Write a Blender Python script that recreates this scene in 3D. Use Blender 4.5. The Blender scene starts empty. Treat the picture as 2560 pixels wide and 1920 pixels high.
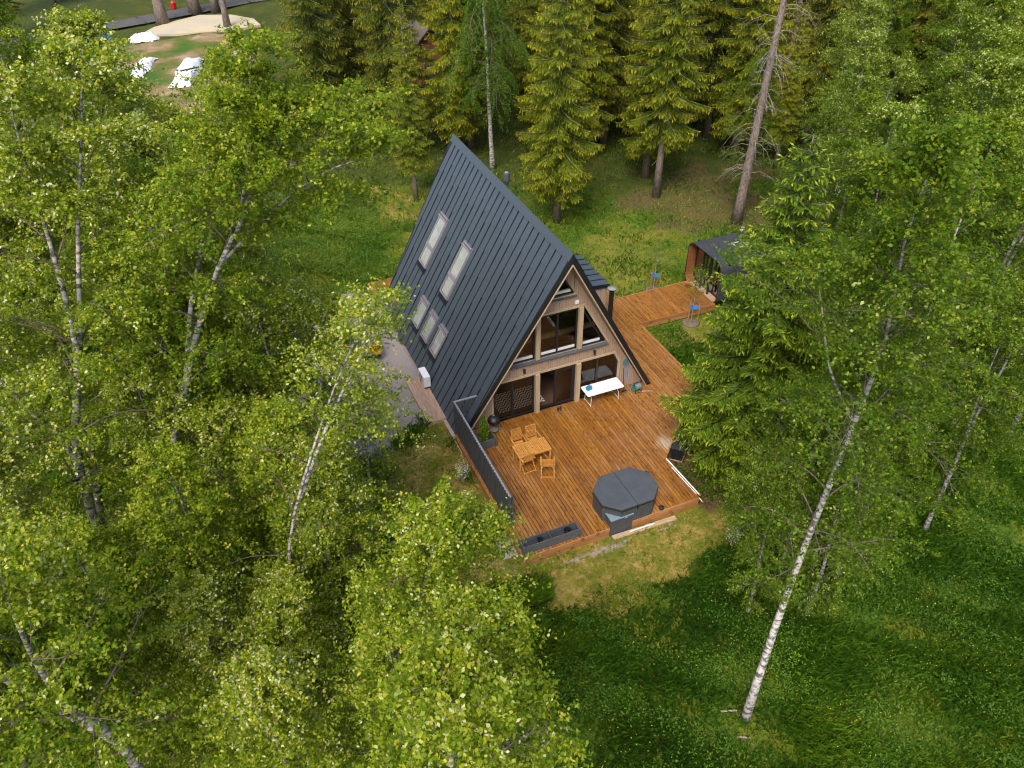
import bpy, math, random
import numpy as np
from mathutils import Vector, Matrix
R_ = math.radians
random.seed(7)
SC = bpy.context.scene
COL = SC.collection

# ---------------------------------------------------------------- camera, world, sun, exposure
cam_d = bpy.data.cameras.new('camera')
cam = bpy.data.objects.new('camera', cam_d); COL.objects.link(cam)
SC.camera = cam
cr = Vector((0.91853679, -0.39528581, -0.00626838))
cu = Vector((0.24936113, 0.56699801, 0.78506833))
cf = Vector((0.30677221, 0.72267724, -0.61937745))
M = Matrix(((cr.x, cu.x, -cf.x), (cr.y, cu.y, -cf.y), (cr.z, cu.z, -cf.z))).to_4x4()
M.translation = Vector((-12.944, -25.381, 23.665))
cam.matrix_world = M
cam_d.sensor_fit = 'HORIZONTAL'; cam_d.sensor_width = 36.0
cam_d.lens = 2030.3 / 2560 * 36.0
cam_d.clip_start = 0.1; cam_d.clip_end = 2000

SUN_EL, SUN_AZ = R_(52), R_(222)      # azimuth clockwise from +Y: light comes from behind and left of the camera
world = bpy.data.worlds.new('World'); SC.world = world; world.use_nodes = True
wn = world.node_tree.nodes; wl = world.node_tree.links
wn.clear()
sky = wn.new('ShaderNodeTexSky'); sky.sky_type = 'NISHITA'; sky.sun_disc = False
sky.sun_elevation = SUN_EL; sky.sun_rotation = SUN_AZ
sky.air_density = 1.0; sky.dust_density = 4.0; sky.ozone_density = 1.0
bg = wn.new('ShaderNodeBackground'); bg.inputs['Strength'].default_value = 0.15
wo = wn.new('ShaderNodeOutputWorld')
wl.new(sky.outputs[0], bg.inputs['Color']); wl.new(bg.outputs[0], wo.inputs['Surface'])
sd = bpy.data.lights.new('sun', 'SUN'); sd.energy = 1.5; sd.angle = R_(25); sd.color = (1.0, 0.95, 0.86)
so = bpy.data.objects.new('sun', sd); COL.objects.link(so)
sdir = Vector((math.sin(SUN_AZ) * math.cos(SUN_EL), math.cos(SUN_AZ) * math.cos(SUN_EL), math.sin(SUN_EL)))
so.rotation_euler = sdir.to_track_quat('Z', 'Y').to_euler()
so.location = (0, 0, 60)
vs = SC.view_settings
vs.view_transform = 'Standard'; vs.look = 'None'; vs.gamma = 1.0; vs.exposure = 1.0
vs.use_curve_mapping = False
SC.cycles.max_bounces = 6; SC.cycles.transparent_max_bounces = 12
SC.cycles.diffuse_bounces = 3; SC.cycles.glossy_bounces = 3; SC.cycles.transmission_bounces = 4
SC.cycles.use_denoising = True
SC.cycles.use_adaptive_sampling = True
SC.cycles.adaptive_threshold = 0.02
SC.cycles.sample_clamp_indirect = 4.0
SC.cycles.pixel_filter_type = 'BLACKMAN_HARRIS'; SC.cycles.filter_width = 1.15

# ---------------------------------------------------------------- helpers
def tag(o, label=None, cat=None, group=None, kind=None):
    if label: o['label'] = label
    if cat: o['category'] = cat
    if group: o['group'] = group
    if kind: o['kind'] = kind
    return o

def empty(name, loc=(0, 0, 0), rz=0, parent=None, label=None, cat=None, group=None, kind=None):
    o = bpy.data.objects.new(name, None); COL.objects.link(o)
    o.location = loc; o.rotation_euler = (0, 0, rz); o.empty_display_size = .2
    if parent: o.parent = parent
    return tag(o, label, cat, group, kind)

def mesh_np(name, co, faces, mats, parent=None, smooth=False, fattr=None, fmat=None):
    """co (n,3), faces (m,k) all the same size k; fattr: dict of per-face float attributes"""
    co = np.asarray(co, dtype=np.float32); faces = np.asarray(faces, dtype=np.int32)
    m, k = faces.shape
    me = bpy.data.meshes.new(name)
    me.vertices.add(len(co)); me.vertices.foreach_set('co', co.ravel())
    me.loops.add(m * k); me.loops.foreach_set('vertex_index', faces.ravel())
    me.polygons.add(m)
    me.polygons.foreach_set('loop_start', np.arange(0, m * k, k, dtype=np.int32))
    me.polygons.foreach_set('loop_total', np.full(m, k, dtype=np.int32))
    if smooth: me.polygons.foreach_set('use_smooth', np.ones(m, dtype=bool))
    if fattr:
        for n, a in fattr.items():
            at = me.attributes.new(n, 'FLOAT', 'FACE'); at.data.foreach_set('value', np.asarray(a, dtype=np.float32))
    for mt in (mats if isinstance(mats, (list, tuple)) else [mats]): me.materials.append(mt)
    if fmat is not None: me.polygons.foreach_set('material_index', np.asarray(fmat, dtype=np.int32))
    me.update(calc_edges=True)
    o = bpy.data.objects.new(name, me); COL.objects.link(o)
    if parent: o.parent = parent
    return o

class MB:
    def __init__(s): s.v = []; s.f = []; s.m = []
    def add(s, vs, fs, mi=0):
        b = len(s.v); s.v += [tuple(v) for v in vs]
        for f in fs: s.f.append(tuple(b + i for i in f)); s.m.append(mi)
    def hexa(s, p, mi=0):      # p: 8 corners bottom 0-3, top 4-7
        s.add(p, [(3, 2, 1, 0), (4, 5, 6, 7), (0, 1, 5, 4), (1, 2, 6, 5), (2, 3, 7, 6), (3, 0, 4, 7)], mi)
    def box(s, x0, y0, z0, x1, y1, z1, mi=0):
        s.hexa([(x0, y0, z0), (x1, y0, z0), (x1, y1, z0), (x0, y1, z0), (x0, y0, z1), (x1, y0, z1), (x1, y1, z1), (x0, y1, z1)], mi)
    def bar(s, p, q, w, h, up=(0, 0, 1), mi=0, e=0.0):   # box along p-q, w across, h along up
        p = Vector(p); q = Vector(q); d = (q - p).normalized(); p = p - d * e; q = q + d * e
        u = Vector(up); a = d.cross(u)
        if a.length < 1e-4: a = d.cross(Vector((1, 0, 0)))
        a.normalize(); u = a.cross(d).normalized()
        a = a * w / 2; u = u * h / 2
        s.hexa([p - a - u, p + a - u, q + a - u, q - a - u, p - a + u, p + a + u, q + a + u, q - a + u], mi)
    def tube(s, pts, rs, n=8, mi=0, cap=True):
        pts = [Vector(p) for p in pts]
        if not isinstance(rs, (list, tuple)): rs = [rs] * len(pts)
        b = len(s.v); ref = Vector((0, 0, 1))
        for i, p in enumerate(pts):
            d = (pts[min(i + 1, len(pts) - 1)] - pts[max(i - 1, 0)]).normalized()
            a = d.cross(ref if abs(d.z) < .9 else Vector((1, 0, 0))).normalized(); c = d.cross(a)
            for k in range(n):
                t = 2 * math.pi * k / n
                s.v.append(tuple(p + (a * math.cos(t) + c * math.sin(t)) * rs[i]))
        for i in range(len(pts) - 1):
            for k in range(n):
                k2 = (k + 1) % n
                s.f.append((b + i * n + k, b + i * n + k2, b + (i + 1) * n + k2, b + (i + 1) * n + k)); s.m.append(mi)
        if cap:
            s.f.append(tuple(b + k for k in reversed(range(n)))); s.m.append(mi)
            s.f.append(tuple(b + (len(pts) - 1) * n + k for k in range(n))); s.m.append(mi)
    def prism(s, poly, z0, z1, mi=0, f=None):   # polygon (x,y) ccw extruded; f maps (x,y,z)->point
        n = len(poly); g = f or (lambda x, y, z: (x, y, z))
        vs_ = [g(x, y, z0) for x, y in poly] + [g(x, y, z1) for x, y in poly]
        fs = [tuple(reversed(range(n))), tuple(range(n, 2 * n))] + [(i, (i + 1) % n, n + (i + 1) % n, n + i) for i in range(n)]
        s.add(vs_, fs, mi)
    def lathe(s, prof, n=16, c=(0, 0, 0), mi=0):
        b = len(s.v)
        for r, z in prof:
            for k in range(n):
                t = 2 * math.pi * k / n; s.v.append((c[0] + r * math.cos(t), c[1] + r * math.sin(t), c[2] + z))
        for i in range(len(prof) - 1):
            for k in range(n):
                k2 = (k + 1) % n
                s.f.append((b + i * n + k, b + i * n + k2, b + (i + 1) * n + k2, b + (i + 1) * n + k)); s.m.append(mi)
        s.f.append(tuple(b + k for k in reversed(range(n)))); s.m.append(mi)
        s.f.append(tuple(b + (len(prof) - 1) * n + k for k in range(n))); s.m.append(mi)
    def build(s, name, mats, parent=None, smooth=False, label=None, kind=None, bevel=0):
        me = bpy.data.meshes.new(name); me.from_pydata(s.v, [], s.f)
        for mt in (mats if isinstance(mats, (list, tuple)) else [mats]): me.materials.append(mt)
        me.polygons.foreach_set('material_index', s.m)
        if smooth: me.polygons.foreach_set('use_smooth', [True] * len(s.f))
        me.update()
        o = bpy.data.objects.new(name, me); COL.objects.link(o)
        if parent: o.parent = parent
        if bevel:
            bm = o.modifiers.new('bevel', 'BEVEL'); bm.width = bevel; bm.segments = 2; bm.limit_method = 'ANGLE'
        return tag(o, label, None, None, kind)

def copy_tree(o, parent=None):
    c = o.copy(); COL.objects.link(c)
    if parent: c.parent = parent
    for ch in list(o.children): copy_tree(ch, c)
    return c

# ---------------------------------------------------------------- materials
def mat(name, col=(.5, .5, .5), rough=.6, metal=0.0, spec=.5):
    m = bpy.data.materials.new(name); m.use_nodes = True
    b = m.node_tree.nodes['Principled BSDF']
    b.inputs['Base Color'].default_value = (*col, 1); b.inputs['Roughness'].default_value = rough
    b.inputs['Metallic'].default_value = metal; b.inputs['Specular IOR Level'].default_value = spec
    return m
def N(m, t, **kw):
    n = m.node_tree.nodes.new(t)
    for k, v in kw.items(): setattr(n, k, v)
    return n
def L(m, a, b): m.node_tree.links.new(a, b)
def BS(m): return m.node_tree.nodes['Principled BSDF']
def ramp(m, stops, interp='LINEAR'):
    r = N(m, 'ShaderNodeValToRGB'); cr_ = r.color_ramp; cr_.interpolation = interp
    while len(cr_.elements) < len(stops): cr_.elements.new(.5)
    for e, (p, c) in zip(cr_.elements, stops):
        e.position = p; e.color = (*c, 1) if len(c) == 3 else c
    return r
def noise(m, scale, vec=None, detail=4, rough=.55, dist=0):
    n = N(m, 'ShaderNodeTexNoise'); n.inputs['Scale'].default_value = scale
    n.inputs['Detail'].default_value = detail; n.inputs['Roughness'].default_value = rough; n.inputs['Distortion'].default_value = dist
    if vec is not None: L(m, vec, n.inputs['Vector'])
    return n
def mapping(m, src, scale=(1, 1, 1), loc=None):
    mp = N(m, 'ShaderNodeMapping'); mp.inputs['Scale'].default_value = scale
    L(m, src, mp.inputs['Vector'])
    if loc is not None: L(m, loc, mp.inputs['Location'])
    return mp.outputs[0]
def mixc(m, fac, a, b, mode='MIX'):
    x = N(m, 'ShaderNodeMix', data_type='RGBA', blend_type=mode)
    for inp, v in ((x.inputs[0], fac), (x.inputs[6], a), (x.inputs[7], b)):
        if hasattr(v, 'links'): L(m, v, inp)
        elif isinstance(v, tuple): inp.default_value = (*v, 1) if len(v) == 3 else v
        else: inp.default_value = v
    return x.outputs[2]
def mth(m, op, a, b=None, c=None, clamp=False):
    x = N(m, 'ShaderNodeMath', operation=op); x.use_clamp = clamp
    for i, v in enumerate((a, b, c)):
        if v is None: continue
        if hasattr(v, 'links'): L(m, v, x.inputs[i])
        else: x.inputs[i].default_value = v
    return x.outputs[0]
def bump(m, h, s=.3, d=.02):
    b = N(m, 'ShaderNodeBump'); b.inputs['Strength'].default_value = s; b.inputs['Distance'].default_value = d
    L(m, h, b.inputs['Height']); L(m, b.outputs[0], BS(m).inputs['Normal'])

def wood_mat(name, cols, grain=(18, 1.2, 18), rough=.45, knots=True, axis='y', dark=(.09, .03, .01), wash=None, knot_amt=.75, worn=None):
    """stained timber: tone per board, grain along the board, dark knots"""
    m = mat(name, cols[0], rough)
    g = N(m, 'ShaderNodeNewGeometry'); oi = N(m, 'ShaderNodeObjectInfo')
    cx = N(m, 'ShaderNodeCombineXYZ')
    r100 = mth(m, 'MULTIPLY', oi.outputs['Random'], 60.0)
    for i in range(3): L(m, r100, cx.inputs[i])
    v = mapping(m, g.outputs['Position'], grain, cx.outputs[0])
    n1 = noise(m, 1.0, v, 5, .6, .3)
    base = ramp(m, [(i / (len(cols) - 1), c) for i, c in enumerate(cols)])
    big = noise(m, .55, g.outputs['Position'], 2)
    t = mth(m, 'ADD', mth(m, 'MULTIPLY_ADD', oi.outputs['Random'], .5, .12), mth(m, 'MULTIPLY_ADD', n1.outputs[0], .7, -.22))
    t = mth(m, 'ADD', t, mth(m, 'MULTIPLY_ADD', big.outputs[0], .5, -.25))
    L(m, t, base.inputs[0])
    c = base.outputs[0]
    st = ramp(m, [(.38, (0, 0, 0)), (.62, (1, 1, 1))]); L(m, n1.outputs[0], st.inputs[0])
    c = mixc(m, mth(m, 'MULTIPLY', mth(m, 'SUBTRACT', 1.0, st.outputs[0]), .35), c, dark)
    if knots:
        sc = {'y': (8, 3.0, 8), 'x': (3.0, 8, 8), 'z': (8, 8, 3.0)}[axis]
        vk = mapping(m, g.outputs['Position'], sc, cx.outputs[0])
        vo = N(m, 'ShaderNodeTexVoronoi', voronoi_dimensions='2D'); vo.inputs['Scale'].default_value = 1.0; vo.inputs['Randomness'].default_value = 1.0
        L(m, vk, vo.inputs['Vector'])
        kr = ramp(m, [(.10, (1, 1, 1)), (.17, (.8, .8, .8)), (.25, (.25, .25, .25)), (.40, (0, 0, 0))]); L(m, vo.outputs['Distance'], kr.inputs[0])
        on = mth(m, 'GREATER_THAN', N_sep(m, vo.outputs['Color']), .60)
        c = mixc(m, mth(m, 'MULTIPLY', mth(m, 'MULTIPLY', kr.outputs[0], on), knot_amt), c, dark)
    if wash:
        wnz = noise(m, .8, g.outputs['Position'], 3)
        wr = ramp(m, [(.5, (0, 0, 0)), (.75, (1, 1, 1))]); L(m, wnz.outputs[0], wr.inputs[0])
        c = mixc(m, mth(m, 'MULTIPLY', wr.outputs[0], .35), c, wash)
    if worn:
        vd = N(m, 'ShaderNodeVectorMath', operation='DISTANCE'); L(m, mapping(m, g.outputs['Position'], (1.0, .75, 1)), vd.inputs[0]); vd.inputs[1].default_value = (worn[0], worn[1] * .75, 0)
        wv = mth(m, 'SUBTRACT', worn[2], vd.outputs['Value'])
        wv = mth(m, 'ADD', wv, mth(m, 'MULTIPLY_ADD', n1.outputs[0], 1.2, -.6))
        rr2 = ramp(m, [(.1, (0, 0, 0)), (.4, (1, 1, 1))]); L(m, wv, rr2.inputs[0])
        c = mixc(m, mth(m, 'MULTIPLY', rr2.outputs[0], .8), c, (.48, .38, .26))
    L(m, c, BS(m).inputs['Base Color'])
    bump(m, n1.outputs[0], .25, .004)
    return m
def N_sep(m, col):
    s = N(m, 'ShaderNodeSeparateColor'); L(m, col, s.inputs[0]); return s.outputs[0]

def dirty(m, base, dark, scale=2.0, amt=.5, b=.15):
    g = N(m, 'ShaderNodeNewGeometry'); n = noise(m, scale, g.outputs['Position'], 6, .65)
    r = ramp(m, [(.35, (0, 0, 0)), (.7, (1, 1, 1))]); L(m, n.outputs[0], r.inputs[0])
    L(m, mixc(m, mth(m, 'MULTIPLY', r.outputs[0], amt), base, dark), BS(m).inputs['Base Color'])
    bump(m, n.outputs[0], b, .01)
    return m

m_deck = wood_mat('deck_wood', [(.17, .064, .012), (.265, .105, .016), (.34, .148, .024), (.39, .19, .05)], (30, 1.6, 30), .38, True, 'y', (.05, .015, .006), wash=(.36, .20, .11), worn=(3.25, -4.2, .55))
m_fascia = wood_mat('fascia_wood', [(.26, .10, .03), (.38, .17, .06), (.46, .27, .14)], (1.6, 30, 30), .5, True, 'x')
m_rawwood = wood_mat('raw_wood', [(.42, .30, .19), (.52, .38, .25)], (3, 12, 12), .6, False)
m_clad = wood_mat('cladding_wood', [(.30, .215, .155), (.38, .275, .205), (.44, .33, .25)], (20, 20, 1.5), .65, False, 'z', (.2, .13, .08))
m_trim = wood_mat('trim_wood', [(.38, .29, .19), (.45, .35, .235)], (10, 10, 2.0), .6, False, 'z', (.25, .17, .1))
m_furn = wood_mat('acacia_wood', [(.44, .18, .030), (.58, .27, .055), (.70, .37, .11)], (14, 14, 14), .42, False)
m_lightbeam = wood_mat('glulam_wood', [(.42, .28, .13), (.50, .35, .18)], (3, 14, 14), .6, False)
m_black = mat('black_paint', (.012, .013, .016), .45)
m_dgrey = dirty(mat('dark_grey_paint', (.05, .055, .062), .6), (.048, .052, .060), (.085, .09, .1), 6, .5)
m_planter = dirty(mat('grey_composite', (.07, .075, .085), .6), (.065, .07, .082), (.11, .115, .125), 9, .5)
m_rail = mat('pale_grey_edge', (.22, .225, .25), .6)
m_slate = dirty(mat('tub_cover_vinyl', (.055, .062, .075), .5), (.052, .060, .072), (.085, .092, .105), 3.0, .6, .1)
m_tealtop = dirty(mat('blue_grey_lid', (.16, .235, .26), .3), (.15, .23, .26), (.22, .30, .33), 2.0, .5, .03)
m_white = mat('white_plastic', (.75, .75, .77), .35)
m_whitem = mat('white_metal', (.62, .64, .66), .35)
m_galv = mat('grey_steel', (.35, .34, .35), .4, .5)
m_skyframe = dirty(mat('mauve_grey_metal', (.27, .245, .27), .45, .3), (.25, .225, .25), (.34, .31, .34), 5, .5, .05)
m_roof = mat('roof_metal', (.035, .055, .068), .42, .35)
g_ = N(m_roof, 'ShaderNodeNewGeometry'); oi_ = N(m_roof, 'ShaderNodeObjectInfo')
nz_ = noise(m_roof, .6, g_.outputs['Position'], 5, .6); nf_ = noise(m_roof, 14, g_.outputs['Position'], 3, .6)
sx_ = N(m_roof, 'ShaderNodeSeparateXYZ'); L(m_roof, g_.outputs['Position'], sx_.inputs[0])
moss_ = mth(m_roof, 'MULTIPLY', ramp_ := mth(m_roof, 'MULTIPLY_ADD', sx_.outputs[2], -.42, .75, clamp=True), mth(m_roof, 'MULTIPLY_ADD', sx_.outputs[1], -.12, .75, clamp=True))
mr_ = ramp(m_roof, [(.5, (0, 0, 0)), (.68, (1, 1, 1))]); L(m_roof, noise(m_roof, 1.4, g_.outputs['Position'], 4, .6).outputs[0], mr_.inputs[0])
c_ = mixc(m_roof, nz_.outputs[0], (.066, .088, .112), (.092, .116, .140))
c_ = mixc(m_roof, mth(m_roof, 'MULTIPLY', oi_.outputs['Random'], .5), c_, (.075, .096, .120))
c_ = mixc(m_roof, mth(m_roof, 'MULTIPLY', mth(m_roof, 'MULTIPLY', moss_, mr_.outputs[0]), .8), c_, (.10, .13, .05))
L(m_roof, c_, BS(m_roof).inputs['Base Color']); bump(m_roof, nf_.outputs[0], .06, .01)
m_seam = mat('shaded_seam_metal', (.010, .014, .022), .5, .2)  # near-black colour paints in the shade on the ribs' turned-away sides
m_felt = dirty(mat('black_roofing_felt', (.03, .032, .042), .8), (.026, .028, .036), (.05, .052, .064), 3.5, .7, .2)
m_glass = bpy.data.materials.new('window_glass'); m_glass.use_nodes = True
def glass_nodes(m, tint, k, rough=0.0):
    nt = m.node_tree; nt.nodes.clear()
    o = nt.nodes.new('ShaderNodeOutputMaterial'); t = nt.nodes.new('ShaderNodeBsdfTransparent'); t.inputs[0].default_value = (*tint, 1)
    g = nt.nodes.new('ShaderNodeBsdfGlossy'); g.inputs['Roughness'].default_value = rough; g.inputs['Color'].default_value = (.95, .97, 1, 1)
    f = nt.nodes.new('ShaderNodeFresnel'); f.inputs['IOR'].default_value = 1.5
    a = nt.nodes.new('ShaderNodeMath'); a.operation = 'ADD'; a.inputs[1].default_value = k; a.use_clamp = True
    nt.links.new(f.outputs[0], a.inputs[0])
    x = nt.nodes.new('ShaderNodeMixShader')
    nt.links.new(a.outputs[0], x.inputs[0]); nt.links.new(t.outputs[0], x.inputs[1]); nt.links.new(g.outputs[0], x.inputs[2])
    nt.links.new(x.outputs[0], o.inputs['Surface'])
glass_nodes(m_glass, (.88, .90, .88), .03)
m_saunaglass = bpy.data.materials.new('tinted_sauna_glass'); m_saunaglass.use_nodes = True
glass_nodes(m_saunaglass, (.22, .24, .23), .30)
m_skyglass = bpy.data.materials.new('skylight_glass'); m_skyglass.use_nodes = True
glass_nodes(m_skyglass, (.97, .98, .98), .16)
m_skyblind = dirty(mat('sky_reflection_blind', (.55, .58, .56), .7), (.66, .68, .64), (.84, .87, .90), 1.6, .8, .05)  # pale mottled colour stands in for white sky reflected in the skylights
m_intfloor = wood_mat('interior_floor', [(.07, .045, .033), (.11, .072, .052)], (14, 1.5, 14), .4, False)
m_intdark = mat('interior_dark', (.03, .03, .032), .8)
m_rug = mat('woven_rug', (.5, .45, .36), .9)
g_ = N(m_rug, 'ShaderNodeNewGeometry'); s_ = N(m_rug, 'ShaderNodeSeparateXYZ'); L(m_rug, g_.outputs['Position'], s_.inputs[0])
zz = mth(m_rug, 'ADD', mth(m_rug, 'MULTIPLY', s_.outputs[1], 5.5), mth(m_rug, 'MULTIPLY', mth(m_rug, 'PINGPONG', s_.outputs[0], .2), 7.0))
st_ = mth(m_rug, 'GREATER_THAN', mth(m_rug, 'FRACT', zz), .42)
L(m_rug, mixc(m_rug, st_, (.10, .07, .05), (.80, .74, .60)), BS(m_rug).inputs['Base Color'])
m_blue = mat('blue_tape', (.02, .22, .60), .45)
m_teal = mat('teal_plastic', (.01, .22, .28), .4)
m_water = mat('blue_bottles', (.05, .22, .45), .15); m_water.node_tree.nodes['Principled BSDF'].inputs['Alpha'].default_value = 1
m_orange = mat('orange_cap', (.75, .12, .02), .5)
m_green = mat('green_hose', (.02, .16, .12), .5)
m_stake = wood_mat('stake_wood', [(.30, .14, .05), (.42, .22, .09)], (10, 10, 3), .7, False)
m_soil = dirty(mat('bare_soil', (.16, .12, .09), .95), (.17, .13, .10), (.09, .065, .045), 9, .8, .5)
m_stone = dirty(mat('grey_paver', (.30, .26, .21), .85), (.33, .29, .24), (.22, .19, .15), 7, .7, .3)
m_pink = dirty(mat('pinkish_stone', (.42, .30, .24), .85), (.46, .34, .28), (.34, .24, .18), 3, .7, .2)
m_rubber = mat('tyre_rubber', (.02, .02, .02), .85)
m_yellow = mat('yellow_car_paint', (.72, .40, .01), .25); BS(m_yellow).inputs['Coat Weight'].default_value = .6
m_wcar = mat('white_car_paint', (.78, .78, .78), .25); BS(m_wcar).inputs['Coat Weight'].default_value = .6
m_carglass = mat('tinted_car_glass', (.06, .065, .075), .08)
m_carroof = mat('grey_car_roof', (.16, .16, .18), .35)
m_red = mat('red_light', (.4, .01, .01), .3)
m_tarp = dirty(mat('white_tarpaulin', (.72, .74, .78), .5), (.78, .80, .84), (.42, .45, .50), 1.6, .7, .6)
m_bluetarp = mat('blue_tarpaulin', (.03, .12, .35), .6)
m_brownroof = dirty(mat('brown_felt_roof', (.11, .085, .075), .8), (.10, .08, .07), (.15, .12, .10), 2, .7, .2)
m_redwall = mat('reddish_wall', (.22, .07, .04), .8)

# bark
def bark_mat(name, light, dark, sc, lo, hi, scale_noise=1.0):
    m = mat(name, light, .8)
    g = N(m, 'ShaderNodeNewGeometry')
    v = mapping(m, g.outputs['Position'], sc); n = noise(m, scale_noise, v, 4, .6, .4)
    r = ramp(m, [(lo, dark), (hi, light)]); L(m, n.outputs[0], r.inputs[0])
    n2 = noise(m, 1.3, g.outputs['Position'], 3)
    L(m, mixc(m, mth(m, 'MULTIPLY_ADD', n2.outputs[0], .6, -.1, clamp=True), r.outputs[0], tuple(c * .6 for c in light)), BS(m).inputs['Base Color'])
    bump(m, n.outputs[0], .5, .02)
    return m
m_birch = bark_mat('birch_bark', (.44, .41, .385), (.04, .034, .03), (4, 4, 10), .42, .56)
m_birchlow = bark_mat('birch_limb_bark', (.17, .13, .10), (.05, .04, .03), (5, 5, 9), .35, .6)
m_bark = bark_mat('spruce_bark', (.24, .19, .165), (.08, .06, .05), (9, 9, 5), .35, .62)
m_dead = bark_mat('dead_branch_bark', (.36, .32, .27), (.16, .13, .10), (6, 6, 6), .35, .6)

def leaf_mat(name, stops, rough=.5, trans=.42, tcol=(.45, .60, .03), scale=.25):
    m = bpy.data.materials.new(name); m.use_nodes = True
    b = BS(m); b.inputs['Roughness'].default_value = rough; b.inputs['Specular IOR Level'].default_value = .18
    at = N(m, 'ShaderNodeAttribute', attribute_name='tone'); oi = N(m, 'ShaderNodeObjectInfo')
    g = N(m, 'ShaderNodeNewGeometry'); n = noise(m, scale, g.outputs['Position'], 3)
    t = mth(m, 'ADD', at.outputs['Fac'], mth(m, 'MULTIPLY_ADD', n.outputs[0], .4, -.2))
    t = mth(m, 'ADD', t, mth(m, 'MULTIPLY_ADD', oi.outputs['Random'], .16, -.08))
    r = ramp(m, stops); L(m, t, r.inputs[0]); L(m, r.outputs[0], b.inputs['Base Color'])
    tr = N(m, 'ShaderNodeBsdfTranslucent'); L(m, mixc(m, .5, r.outputs[0], tcol), tr.inputs['Color'])
    x = N(m, 'ShaderNodeMixShader'); x.inputs[0].default_value = trans
    out = m.node_tree.nodes['Material Output']
    L(m, b.outputs[0], x.inputs[1]); L(m, tr.outputs[0], x.inputs[2]); L(m, x.outputs[0], out.inputs['Surface'])
    return m
m_leafN = leaf_mat('near_birch_leaf', [(0, (.030, .070, .004)), (.3, (.080, .145, .006)), (.65, (.195, .265, .012)), (.86, (.37, .36, .020)), (.95, (.50, .50, .12)), (1, (.60, .62, .34))])
m_leafR = leaf_mat('birch_leaf', [(0, (.020, .056, .004)), (.4, (.060, .120, .006)), (.75, (.135, .20, .010)), (.93, (.27, .31, .02)), (1, (.46, .52, .20))])
m_leafB = leaf_mat('weeping_birch_leaf', [(0, (.030, .080, .010)), (.5, (.075, .155, .016)), (1, (.15, .25, .03))])
m_needY = leaf_mat('olive_spruce_needles', [(0, (.022, .044, .003)), (.4, (.055, .085, .004)), (.7, (.14, .165, .006)), (1, (.34, .30, .010))], .6, .15)
m_needG = leaf_mat('green_spruce_needles', [(0, (.010, .030, .003)), (.4, (.034, .070, .004)), (.75, (.095, .15, .006)), (1, (.28, .33, .014))], .6, .15)
m_needD = leaf_mat('dark_spruce_needles', [(0, (.012, .028, .003)), (.5, (.040, .064, .004)), (1, (.19, .17, .008))], .6, .12)
m_thuja = leaf_mat('thuja_leaf', [(0, (.025, .07, .004)), (.5, (.09, .17, .006)), (1, (.24, .34, .02))], .6, .2)
m_grass = leaf_mat('grass_blade', [(0, (.016, .052, .004)), (.35, (.040, .105, .006)), (.7, (.10, .175, .010)), (.9, (.21, .22, .018)), (1, (.36, .30, .07))], .55, .25, scale=.12)
m_herb = leaf_mat('herb_leaf', [(0, (.022, .066, .005)), (.5, (.065, .140, .008)), (1, (.17, .26, .02))], .5, .25)
m_dryg = leaf_mat('dry_grass_blade', [(0, (.08, .11, .010)), (.4, (.20, .17, .022)), (.8, (.36, .26, .055)), (1, (.46, .36, .12))], .8, .2)
m_flower = mat('yellow_petal', (.70, .48, .02), .6)
m_wflower = mat('white_petal', (.7, .68, .62), .6)

# ---------------------------------------------------------------- ground
def sstep(a, b, x): t = np.clip((x - a) / (b - a + 1e-9), 0, 1); return t * t * (3 - 2 * t)
def gz(x, y):
    x = np.asarray(x, float); y = np.asarray(y, float)
    z = -.45 + .13 * sstep(-4.0, -5.2, x) * sstep(-3.0, 0.5, y) * sstep(25, 16, y)
    far = np.clip(np.hypot(x, y - 2) - 13, 0, 30) / 30
    return z + far * (.12 * np.sin(x * .35 + 1) * np.cos(y * .3) + .05 * np.sin(x * 1.1) * np.sin(y * 1.3))
def in_poly(px, py, poly):
    px = np.asarray(px, float); py = np.asarray(py, float); c = np.zeros(px.shape, bool); n = len(poly)
    for i in range(n):
        x0, y0 = poly[i]; x1, y1 = poly[(i + 1) % n]
        if y0 == y1: continue
        c ^= ((y0 > py) != (y1 > py)) & (px < (x1 - x0) * (py - y0) / (y1 - y0) + x0)
    return c
def pdist(px, py, poly):   # signed distance, inside negative
    px = np.asarray(px, float); py = np.asarray(py, float); d = np.full(px.shape, 1e9); n = len(poly)
    for i in range(n):
        x0, y0 = poly[i]; x1, y1 = poly[(i + 1) % n]; dx, dy = x1 - x0, y1 - y0
        t = np.clip(((px - x0) * dx + (py - y0) * dy) / (dx * dx + dy * dy), 0, 1)
        d = np.minimum(d, np.hypot(px - x0 - t * dx, py - y0 - t * dy))
    return np.where(in_poly(px, py, poly), -d, d)
P_DRY = [(-9.5, -1.5), (-6.4, 1.2), (-4.7, 1.2), (-4.7, -7.0), (3.6, -7.0), (4.6, -8.2), (3.4, -9.6), (1.4, -10.1), (-1.7, -10.7), (-4.4, -9.9), (-4.8, -8.6), (-7.2, -8.5), (-9.0, -7)]
P_GRAV = [(-12.8, 1.0), (-8.3, .2), (-6.2, 1.4), (-4.6, 3.0), (-4.6, 13.2), (-6.4, 13.9), (-8.0, 13.9), (-13.5, 12.0), (-15.5, 6)]
P_LAWN = [(-16.5, 27), (-9.5, 28), (-9.0, 36), (-12.0, 42), (-16.5, 46), (-20, 40)]
P_LIT1 = [(2.6, -5.0), (6.6, -1.3), (8.5, -3), (6.5, -7.5), (2.9, -8.0)]
P_LIT2 = [(12.5, 13.0), (19, 9.5), (23, 12), (26, 20), (17, 21.5), (12.8, 17.5)]
P_YARD = [(-14, 45), (-9, 45), (-4, 52), (-3, 70), (-16, 72), (-18, 60)]
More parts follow.
